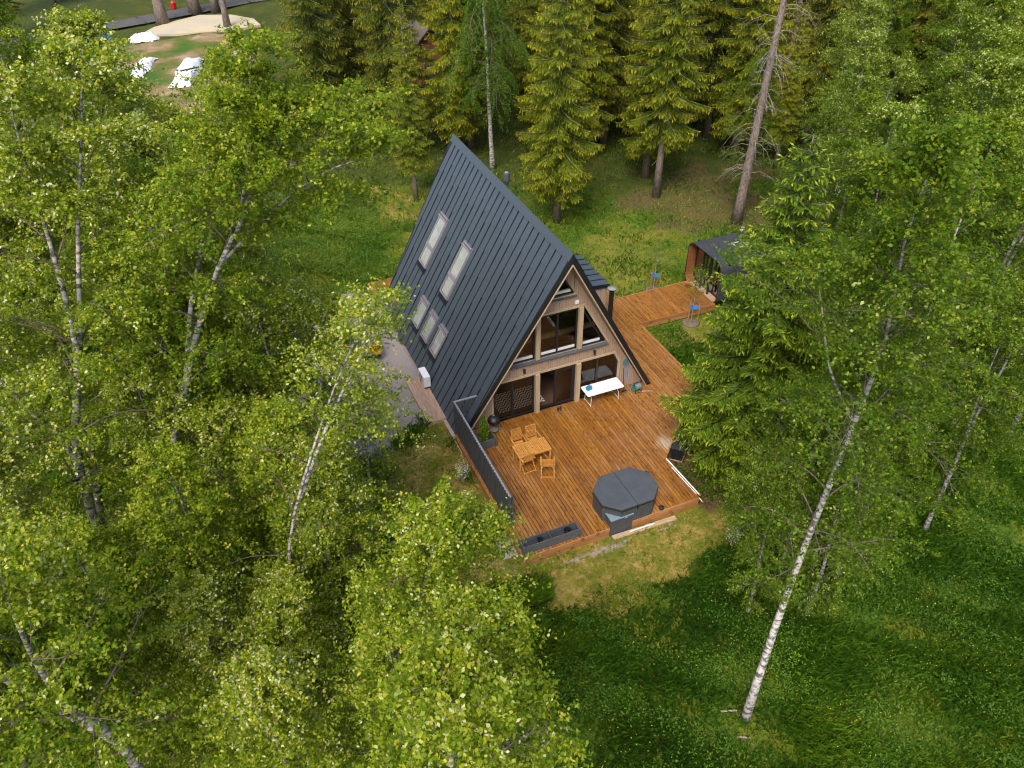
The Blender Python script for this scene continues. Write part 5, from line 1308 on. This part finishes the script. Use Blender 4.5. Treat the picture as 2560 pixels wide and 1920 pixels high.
# ---------------------------------------------------------------- spruces
ns = spruce('spruce_tree', (5.6, -6.2, -.45), 14.4, 3.8, 51, m_needG, 'big dark green spruce between the deck and the right birches', None, .02, 42, 8, 1.2, droop=.30, hang=.45)
sp1 = spruce('spruce_tree', (0, 0, 0), 20, 3.0, 61, m_needY, 'x', None, .11, 40, 7, .9, droop=.5, hang=1.0, dead=10)
sp2 = spruce('spruce_tree', (0, 0, 0), 20, 2.7, 62, m_needY, 'x', None, .20, 36, 7, .9, droop=.55, hang=1.1, dead=16)
sp3 = spruce('spruce_tree', (0, 0, 0), 20, 3.2, 63, m_needD, 'x', None, .14, 36, 7, .8, droop=.6, hang=1.2, dead=12)
SPR = [(sp1, 8.26, 17.0, .95, 'olive spruce with a short bare trunk just behind the house chimney'),
       (sp2, 15.98, 17.6, 1.05, 'spruce on the clearing edge, nearer one of the close pair'),
       (sp1, 16.9, 20.6, 1.0, 'spruce standing just behind the near one of the close pair'),
       (sp2, .96, 23.56, .62, 'slim young spruce left of the roof ridge'),
       (sp2, 7.7, 30.7, .9, 'spruce behind the white birch stem'),
       (sp3, -2.6, 33.5, .95, 'dark spruce nearest the far lawn at the left end of the wood'),
       (sp1, 11.6, 24.5, .98, 'yellowish spruce right of the weeping birch'),
       (sp3, -.9, 38.0, 1.05, 'dark drooping spruce at the left end of the wood, beside the brown roof'),
       (sp3, 2.2, 46.0, 1.0, 'dark spruce behind the brown-roofed cabin'),
       (sp3, 1.2, 42.0, 1.0, 'dark spruce in front of the cabin, second from the yard'),
       (sp3, 20.8, 24.8, 1.0, 'dark spruce behind the close pair'),
       (sp1, 24.5, 20.8, .98, 'olive spruce left of the tall bare mast trunk'),
       (sp2, 13.2, 30.0, 1.0, 'spruce in the second row behind the olive one'),
       (sp1, 18.5, 31.0, .95, 'spruce in the second row right of centre'),
       (sp3, 25.5, 30.0, 1.0, 'dark spruce in the second row near the bare trunk'),
       (sp2, 9.7, 36.5, 1.0, 'spruce deep in the wood above the chimney'),
       (sp1, 6.1, 29.5, .95, 'yellowish spruce just left of the weeping birch'),
       (sp1, 14.6, 25.8, 1.0, 'yellowish spruce between the olive one and the close pair'),
       (sp2, 21.5, 28.5, 1.05, 'olive spruce behind the clearing left of the bare trunk'),
       (sp1, 28.5, 25.5, 1.0, 'olive spruce behind the bare trunk'),
       (sp3, 17.2, 27.3, 1.0, 'dark spruce just behind the close pair, slightly left'),
       (sp2, 26.2, 18.2, .55, 'young spruce right of the tall bare trunk')]
for i, (p, x, y, s, lb) in enumerate(SPR):
    first = id(p) not in used; used.add(id(p))
    place(p, x, y, s, R_(37 * i), lb, first=first)
# dense wood: the rest of the trees
def campx(x, y, z=-.4):
    v = Vector((x, y, z)) - Vector((-12.944, -25.381, 23.665)); d = v.dot(cf)
    return 1280 + 2030.3 * v.dot(cr) / d, 960 - 2030.3 * v.dot(cu) / d, d
rw = np.random.default_rng(5); placed = [(a[1], a[2]) for a in SPR] + [(a[1], a[2]) for a in RB] + [(7.57, 26.17), (8.5, 50), (18.7, 12.35), (36.9, 31.0), (38.6, 31.4)]
cnt = 0
for _ in range(6000):
    x = rw.uniform(-2, 82); y = rw.uniform(14, 92)
    if y + .35 * x < 30 or cnt > 150: continue
    if 3.5 < x < 14 and 36 < y < 58: continue
    px_, py_, d_ = campx(x, y)
    if px_ < 760 or px_ > 2700 or py_ < -260: continue
    pt, _, _ = campx(x, y, 16)
    if pt < 700: continue
    if min(math.hypot(x - a, y - b_) for a, b_ in placed) < (3.0 if y < 45 else 4.2): continue
    placed.append((x, y)); cnt += 1
    place([sp1, sp2, sp3, sp3][cnt % 4], x, y, rw.uniform(.85, 1.12), rw.uniform(0, 6.28), 'tall spruce in the dense wood filling the top of the picture', 'spruces of the dense wood')
# strip of trees beyond the road at the upper left and left edge
for i, (x, y) in enumerate([(-22, 92), (-17, 94), (-12, 93), (-7.5, 96), (-3, 95), (2, 93), (6.5, 90), (-27, 88), (-26, 78), (-29, 68)]):
    place([sp3, pb2][i % 2], x, y, .9, i * 1.1, ['dark spruce', 'leafy birch'][i % 2] + ' beyond the far road, ' + ['fourth from the left', 'fifth from the left', 'sixth from the left', 'seventh from the left', 'eighth from the left', 'ninth from the left', 'nearest the wood', 'third from the left', 'second from the left', 'at the far left'][i], 'trees beyond the far road')
# bare lower trunks at the far yard
def mast(name, base, H, r, lb, lean=(0, 0), nb=30, lo=.15, hi=1.0, crown=False, long=1.4, seed=3, group=None):
    rg = np.random.default_rng(seed); root = empty(name, base, 0, label=lb, cat='tree', group=group)
    t = MB(); P = lambda u: (lean[0] * u, lean[1] * u, H * u)
    t.tube([P(u) for u in np.linspace(0, 1, 10)], [float(r * (1 - .55 * u) * (1.3 if u == 0 else 1)) for u in np.linspace(0, 1, 10)], 10); t.build('trunk', m_bark, root, smooth=True)
    if nb:
        b = MB()
        for k in range(nb):
            u = rg.uniform(lo, hi); a = rg.uniform(0, 6.28); l = long * rg.uniform(.5, 1.2); o = np.array(P(u)); d = np.array([math.cos(a), math.sin(a), 0])
            pts_ = [o, o + d * l * .35 + [0, 0, .05 * l], o + d * l * .7 + [0, 0, -.12 * l], o + d * l + [0, 0, -.5 * l]]
            b.tube([tuple(q) for q in pts_], [.016, .012, .008, .003], 4, cap=False)
            for _ in range(3):
                s = rg.uniform(.35, .9); q = o + d * l * s + np.array([0, 0, -.12 * l * s]); e = unit(d + rg.normal(size=3) * .7) * l * .3
                b.tube([tuple(q), tuple(q + e + [0, 0, -.1])], [.006, .002], 3, cap=False)
        b.build('dead_branches', m_dead, root)
    return root
mast('bare_spruce', (18.72, 12.35, -.5), 16.5, .31, 'tall spruce trunk with grey dead branches on the right of the clearing', (.4, -.3), 95, .18, .98, long=1.9, seed=8)
mast('bare_spruce', (36.85, 31.0, -.45), 15, .30, 'thick bare trunk right of the tall dead-branched spruce, left one', (0, 0), 14, .4, .95, seed=9)
mast('bare_spruce', (39.6, 31.4, -.45), 15, .26, 'thick bare trunk right of the tall dead-branched spruce, right one', (0, 0), 14, .4, .95, seed=10)
for i, (x, y, r, lb) in enumerate([(-10.9, 76.9, .62, 'thick dark trunk at the left of the sandy pad'), (-7.1, 80.2, .62, 'dark trunk beside the road behind the sandy pad'), (-4.9, 80.0, .45, 'trunk right of the one behind the sandy pad'), (-4.6, 72.4, .34, 'slim trunk standing in front of the sandy pad'), (-1.6, 84.5, .5, 'dark trunk on the road edge nearest the wood')]):
    mast('pine_tree', (x, y, -.45), 18, r, lb, nb=0)

# ---------------------------------------------------------------- cabin behind the trees
cbn = empty('brown_cabin', (9.0, 49.0, -.4), R_(12), label='small brown-roofed cabin half hidden in the wood behind the house', cat='cabin')
t = MB(); t.box(-2.6, -3, 0, 2.6, 3, 2.6); t.build('wall', m_redwall, cbn)
for s in (-1, 1):
    t = MB(); t.add([(0, -3.5, 4.9), (0, 3.5, 4.9), (s * 3.1, 3.5, 2.3), (s * 3.1, -3.5, 2.3), (0, -3.5, 4.75), (0, 3.5, 4.75), (s * 3.1, 3.5, 2.15), (s * 3.1, -3.5, 2.15)], [(0, 1, 2, 3), (7, 6, 5, 4), (0, 3, 7, 4), (1, 5, 6, 2), (2, 6, 7, 3)]); t.build('roof', m_brownroof, cbn)
for s in (-1, 1):
    t = MB(); t.add([(-2.6, s * 3, 2.6), (2.6, s * 3, 2.6), (0, s * 3, 4.75)], [(0, 1, 2)]); t.build('gable', m_redwall, cbn)
t = MB(); t.box(-.5, -3.03, .1, .4, -3.0, 2.0); t.build('door', m_dgrey, cbn)

# ---------------------------------------------------------------- far yard things
def tarp(x, y, w, l, h, rz, lb, mt, seed):
    rg = np.random.default_rng(seed); n = 22; mm = 14
    u = np.linspace(-1, 1, mm); v = np.linspace(-1, 1, n); U, V = np.meshgrid(u, v, indexing='ij')
    Zt = h * (1 - np.abs(U) ** 4) * (1 - np.abs(V) ** 6) * (.8 + .3 * np.sin(V * 4 + seed) * np.cos(U * 3)) + rg.normal(0, .05, U.shape) + .03
    Xt = U * w / 2 * (1 + .15 * np.sin(V * 5 + seed)); Yt = V * l / 2
    ii = np.arange(mm * n).reshape(mm, n); f = np.stack([ii[:-1, :-1], ii[1:, :-1], ii[1:, 1:], ii[:-1, 1:]], -1).reshape(-1, 4)
    o = mesh_np('tarpaulin', np.stack([Xt, Yt, Zt], -1).reshape(-1, 3), f, mt); o.location = (x, y, -.42); o.rotation_euler = (0, 0, rz)
    tag(o, lb, 'tarpaulin'); return o
tarp(-10.2, 58.2, 2.1, 8.4, .75, R_(-14), 'long white tarpaulin-covered stack in the far yard', m_tarp, 1)
tarp(-14.0, 61.5, 1.5, 6.0, .45, R_(-15), 'white tarpaulin heap left of the long covered stack', m_tarp, 2)
tarp(-13.2, 71.5, 2.6, 2.0, .7, R_(5), 'pale grey tarpaulin mound left of the sandy pad', m_tarp, 3)
tarp(-17.6, 73.5, 2.2, 1.6, .7, R_(5), 'blue tarpaulin mound at the left of the far yard', m_bluetarp, 4)
t = MB(); t.bar((-10.9, 55.9, .50), (-9.2, 56.6, .45), .12, .1); tag(t.build('plank', m_black), 'dark plank lying across the near end of the long white tarpaulin', 'plank')
rs = np.random.default_rng(4); t = MB()
for k in range(90):
    x, y = rs.normal(-4.8, .55), rs.normal(61.0, .8); z = -.35 + .5 * math.exp(-((x + 4.8) ** 2 + (y - 61) ** 2)) * rs.random() + .05; s = rs.uniform(.12, .26)
    a = rs.uniform(0, 3); c, d_ = math.cos(a) * s, math.sin(a) * s
    t.hexa([(x - c, y - d_, z - .1), (x + d_, y - c, z - .1), (x + c, y + d_, z - .1), (x - d_, y + c, z - .1), (x - c * .8, y - d_ * .8, z + s * .6), (x + d_ * .7, y - c * .8, z + s * .6), (x + c * .8, y + d_ * .7, z + s * .5), (x - d_ * .8, y + c * .8, z + s * .6)])
tag(t.build('stone_pile', m_stone), 'pile of pale stones at the right of the far yard', 'stone pile')
t = MB(); t.lathe([(.25, 0), (.3, .1), (.3, .7), (.1, .9)], 8, (-9.2, 82.6, -.25)); tag(t.build('post_marker', m_red), 'small red marker post by the far road', 'marker')

# hedge
def foliage_volume(name, pts, lsz, mt, lb, cat, seed, tone=(.5, .15), stem=None, aspect=.62, group=None, kind=None, loc=(0, 0, 0)):
    rg = np.random.default_rng(seed); n = len(pts)
    root = None
    o = leaves(np.asarray(pts) - np.array(loc), lsz, rg, rg.normal(tone[0], tone[1], n), .4, aspect, name, mt, None, kind)
    o.location = loc; tag(o, lb, cat, group); return o
rg = np.random.default_rng(77)
n = 9000; tt = rg.random(n); hx = -14.6 + 4.6 * tt; hy = 47.5 - 8.5 * tt
foliage_volume('hedge', np.stack([hx + rg.normal(0, .35, n), hy + rg.normal(0, .35, n), -.45 + 1.5 * np.sqrt(rg.random(n)) + .15 * np.sin(tt * 30)], 1), .16, m_needY, 'clipped olive hedge along the far lawn', 'hedge', 1)

# thuja in planter
th = empty('thuja', (-3.95, -1.08, .14), 0, label='small bright green conifer in the grey planter by the screen', cat='shrub')
n = 2600; h = rg.random(n) ** .85; rr_ = (.26 * (1 - h) ** .7 * (1 + .35 * np.sin(h * 21) * rg.random(n)) * np.sqrt(rg.random(n)) ** .6 + .015); an = rg.uniform(0, 6.28, n)
leaves(np.stack([rr_ * np.cos(an), rr_ * np.sin(an), .12 + 1.3 * h], 1), .085, rg, rg.normal(.5, .25, n), .0, .35, 'crown', m_thuja, th)
t = MB(); t.tube([(0, 0, 0), (0, 0, .9)], .02, 6); t.build('trunk', m_bark, th)

# staked saplings
def sapling(x, y, h, lb, seed, nl):
    rg = np.random.default_rng(seed); z = -.43
    e = empty('staked_sapling', (x, y, z), 0, label=lb, cat='sapling')
    t = MB(); t.tube([(0, 0, 0), (.02, .02, h * .5), (.0, .05, h)], [.02, .016, .008], 6); t.build('trunk', m_dead, e)
    for a in (80, 200, 320):
        t = MB(); p = (.32 * math.cos(R_(a)), .32 * math.sin(R_(a))); t.tube([(p[0], p[1], 0), (p[0] * 1.05, p[1] * 1.05, 1.25)], .024, 7); t.build('stake', m_stake, e)
        for zt in (.92, 1.05):
            t = MB(); t.bar((p[0], p[1], zt + .05), (0.01, .01, zt - .06), .008, .06); t.build('tie', m_blue, e)
    t = MB(); t.lathe([(.48, -.02), (.42, .03), (.2, .06)], 14); t.build('soil_mound', m_soil, e, smooth=True)
    b = MB(); C_ = []
    for k in range(16):
        u = .5 + .5 * k / 16; a = k * 2.4; l = .75 * (1.15 - u) + .25; o = np.array([.01, .03, h * u]); d = np.array([math.cos(a), math.sin(a), .55]); b.tube([tuple(o), tuple(o + d * l)], [.006, .002], 3, cap=False)
        m = nl // 16; s = rg.random(m); C_.append(o + d * (l * s)[:, None] + rg.normal(0, .09, (m, 3)))
    b.build('branches', m_dead, e)
    C_ = np.concatenate(C_); leaves(C_, .07, rg, rg.normal(.55, .15, len(C_)), .5, .5, 'crown', m_leafR, e)
sapling(9.60, 7.38, 2.9, 'young tree held by stakes with blue ties, upper one behind the walkway', 1, 500)
sapling(9.72, 3.75, 3.2, 'young tree held by stakes with blue ties, lower one before the walkway', 2, 1500)

# ---------------------------------------------------------------- ground plants (stuff)
def free(x, y, margin=.12):
    ok = pdist(x, y, P_DECK) > margin
    ok &= ~((np.abs(x) < 4.9) & (y > -.3) & (y < 12.6))
    ok &= ~((x > -5.75) & (x < -4.6) & (y > 1.2) & (y < 4.9))
    ok &= ~((x > 11.4) & (x < 14.5) & (y > 4.0) & (y < 7.4))
    return ok
def pnoise(x, y, s, ph=0): return (np.sin(x * s + 1.3 * np.sin(y * s * .7 + ph)) + np.sin(y * s * 1.1 + 1.7 * np.sin(x * s * .6 + 2 + ph)) + np.sin((x + y) * s * 1.7 + ph)) / 3
def inview(x, y, m=120):
    v = np.stack([x + 12.944, y + 25.381, np.full_like(x, -24.1)], 1); d = v @ np.array(cf)
    px = 1280 + 2030.3 * (v @ np.array(cr)) / d; py = 960 - 2030.3 * (v @ np.array(cu)) / d
    return (px > -m) & (px < 2560 + m) & (py > -m) & (py < 1920 + m) & (d > 0)
def blades(name, x, y, h, w, rg, tone, mt, lab, bend=.5, per=1):
    n = len(x); z = gz(x, y); a = rg.uniform(0, 6.283, n); d = np.stack([np.cos(a), np.sin(a)], 1) * (h * bend * rg.uniform(.3, 1.3, n))[:, None]
    b = a + 1.57 + rg.normal(0, .3, n); s = np.stack([np.cos(b), np.sin(b)], 1) * (w / 2)[:, None]
    p0 = np.stack([x - s[:, 0], y - s[:, 1], z - .01], 1); p1 = np.stack([x + s[:, 0], y + s[:, 1], z - .01], 1)
    p2 = np.stack([x + d[:, 0] * .35 + s[:, 0] * .8, y + d[:, 1] * .35 + s[:, 1] * .8, z + h * .62], 1); p3 = np.stack([x + d[:, 0], y + d[:, 1], z + h * .85], 1)
    co = np.stack([p0, p1, p2, p3], 1).reshape(-1, 3); k = np.arange(n)[:, None] * 4
    f = np.concatenate([k + [0, 1, 2], k + [0, 2, 3]], 1).reshape(-1, 3)
    o = mesh_np(name, co, f, mt, fattr={'tone': np.repeat(np.clip(tone, 0, 1), 2)}); return tag(o, lab, kind='stuff')
rg = np.random.default_rng(123)
def sample(n, x0, x1, y0, y1):
    x = rg.uniform(x0, x1, n); y = rg.uniform(y0, y1, n); k = inview(x, y) & free(x, y); return x[k], y[k]
# meadow: tall grass, its tone lowered to paint in lens vignetting
x, y = sample(400000, -12, 24, -21, 2)
dr, gr, li, la, ya, wo_ = zones(x, y)
keep = (rg.random(len(x)) < np.clip(1.15 - 1.3 * dr, 0, 1) * (1 - gr) * (1 - .8 * li) * np.clip(.65 + .7 * pnoise(x, y, 1.3), .12, 1)); x, y = x[keep], y[keep]
cl = pnoise(x, y, .9, 1); h = np.clip(.28 + .16 * cl + rg.normal(0, .07, len(x)), .08, .7)
print('meadow', len(x))
blades('meadow_grass', x, y, h, rg.uniform(.018, .034, len(x)), rg, .30 + .26 * pnoise(x, y, .45, 2) + .12 * pnoise(x, y, 1.9, 8) + rg.normal(0, .15, len(x)), m_grass, 'tall dark green meadow grass below and right of the deck', .75)
# clearing and wood floor grass
x, y = sample(300000, -24, 45, 0, 50)
dr, gr, li, la, ya, wo_ = zones(x, y)
dcam = np.hypot(x + 12.9, y + 25.4)
keep = rg.random(len(x)) < (1 - gr) * (1 - .75 * li) * (1 - dr) * (1 - la) * (1 - .6 * wo_) * np.clip(.6 + .8 * pnoise(x, y, .8), .05, 1) * np.clip(60 / (dcam + 15), .2, 1); x, y = x[keep], y[keep]
h = np.clip(.2 + .14 * pnoise(x, y, .7, 3) + rg.normal(0, .06, len(x)), .05, .5)
print('clearing', len(x))
blades('clearing_grass', x, y, h, rg.uniform(.03, .06, len(x)), rg, .52 + .25 * pnoise(x, y, .5, 5) + rg.normal(0, .16, len(x)), m_grass, 'uneven grass of the forest clearing behind the house', .7)
# dry short grass in front
x, y = sample(90000, -11, 6, -12, 2)
dr, gr, li, la, ya, wo_ = zones(x, y)
keep = rg.random(len(x)) < np.clip(dr * 1.3, 0, 1) * (1 - gr) * np.clip(.6 + .6 * pnoise(x, y, 2.2, 4), .1, 1); x, y = x[keep], y[keep]
blades('dry_grass', x, y, rg.uniform(.03, .10, len(x)), rg.uniform(.012, .025, len(x)), rg, .45 + .3 * pnoise(x, y, 1.7, 7) + rg.normal(0, .2, len(x)), m_dryg, 'short straw-coloured grass in front of the deck', 1.2)
x, y = sample(120000, -11, 9, -12, 5)
dr, gr, li, la, ya, wo_ = zones(x, y)
keep = rg.random(len(x)) < 4 * dr * (1 - dr) * .75 + .10 * dr * (pnoise(x, y, 1.6, 9) > .1); x, y = x[keep], y[keep]
blades('edge_grass', x, y, rg.uniform(.06, .2, len(x)), rg.uniform(.018, .034, len(x)), rg, .5 + .3 * pnoise(x, y, 1.2, 7) + rg.normal(0, .15, len(x)), m_grass, 'half-tall green grass blending the dry lawn into the meadow', 1.0)
# the green tuft
n = 9000; x = rg.uniform(-7.0, -4.7, n); y = -8.45 - .9 * rg.random(n) ** 1.0; k = rg.random(n) < np.exp(-((x + 5.7) / .9) ** 2 - ((y + 8.9) / .45) ** 2) * 1.4; x, y = x[k], y[k]
blades('tall_grass_tuft', x, y, rg.uniform(.5, .85, len(x)), rg.uniform(.015, .025, len(x)), rg, rg.normal(.5, .1, len(x)), m_grass, 'dense tuft of tall grass before the deck front corner', .5)
# herbs: broadleaf patches
def herbs(name, n, box, dens, hmax, lsz, lab, seed, cond=None, mt=None, tone0=.5):
    rg = np.random.default_rng(seed); x, y = sample(n, *box)
    dr, gr, li, la, ya, wo_ = zones(x, y)
    d = np.clip(pnoise(x, y, 1.15, seed) * 1.6 - dens, 0, 1) * (1 - dr) * (1 - gr) * (1 - li * .7) * (1 - la)
    if cond is not None: d = d * cond(x, y)
    k = rg.random(len(x)) < d; x, y = x[k], y[k]; hh = hmax * np.clip(.35 + .65 * pnoise(x, y, 2.3, seed + 1) ** 2 + .3 * rg.random(len(x)), .1, 1.2)
    c = np.stack([x, y, gz(x, y) + hh * np.sqrt(rg.random(len(x)))], 1)
    print(name, len(c))
    o = leaves(c, lsz, rg, tone0 + .2 * pnoise(x, y, .6, 3) + rg.normal(0, .18, len(c)), .9, .5, name, mt or m_herb, None, 'stuff'); return tag(o, lab)
herbs('meadow_herbs', 300000, (-12, 24, -21, 0), -.35, .55, .09, 'leafy weeds growing through the meadow', 31, tone0=.42)  # herb tone kept low as well, for the painted corner darkening
herbs('clearing_herbs', 170000, (-24, 46, 3, 50), .0, .6, .12, 'leafy weeds and low plants of the clearing and wood floor', 32, lambda x, y: 1.0)
herbs('rear_undergrowth', 62000, (-13, 6, 13.8, 26), -.8, .9, .11, 'lush dark green undergrowth behind the house and drive', 33)
x, y = sample(30000, -10, 8, -19, -9)
dr, gr, li, la, ya, wo_ = zones(x, y)
k = rg.random(len(x)) < np.clip(pnoise(x, y, .9, 6) * 1.3 - .1, 0, 1) * (1 - dr) * .09; x, y = x[k], y[k]
leaves(np.stack([x, y, gz(x, y) + rg.uniform(.3, .5, len(x))], 1), .03, rg, np.full(len(x), .5), 1.5, .9, 'buttercups', m_flower, None, 'stuff')['label'] = 'scattered yellow buttercups in the meadow'
# shrubs with white blossom
for i, (x, y, z, r, lb) in enumerate([(-5.5, -2.6, .5, .7, 'thin twiggy bush with white blossom outside the privacy screen'), (2.6, -9.9, .6, .6, 'thin bush with white blossom in front of the right deck corner')]):
    e = empty('blossom_bush', (x, y, -.45), 0, label=lb, cat='shrub'); t = MB(); C_ = []
    for k in range(14):
        a = k * 2.4; d = np.array([math.cos(a) * .35 * r, math.sin(a) * .35 * r, 1.3 * (.7 + .3 * rg.random())]); t.tube([(0, 0, 0), tuple(d * .5), tuple(d)], [.008, .006, .003], 3, cap=False)
        C_.append(d * (.5 + .5 * rg.random(45))[:, None] + rg.normal(0, .06, (45, 3)))
    t.build('branches', m_dead, e); C_ = np.concatenate(C_)
    leaves(C_[::2], .05, rg, rg.normal(.6, .1, len(C_[::2])), .5, .6, 'crown', m_leafR, e); leaves(C_[1::2], .035, rg, rg.normal(.6, .1, len(C_[1::2])), .8, .9, 'blossom', m_wflower, e)
# fallen branch wood at the birch foot
for p, q, lb in (((-1.6, -15.3, -.40), (-1.1, -15.5, -.36), 'rotten brown branch left of the leaning birch foot'), ((-1.6, -16.2, -.42), (-1.25, -16.4, -.40), 'pale stick below the leaning birch foot')):
    t = MB(); t.tube([p, q], .03, 6); tag(t.build('fallen_branch', m_dead), lb, 'branch')
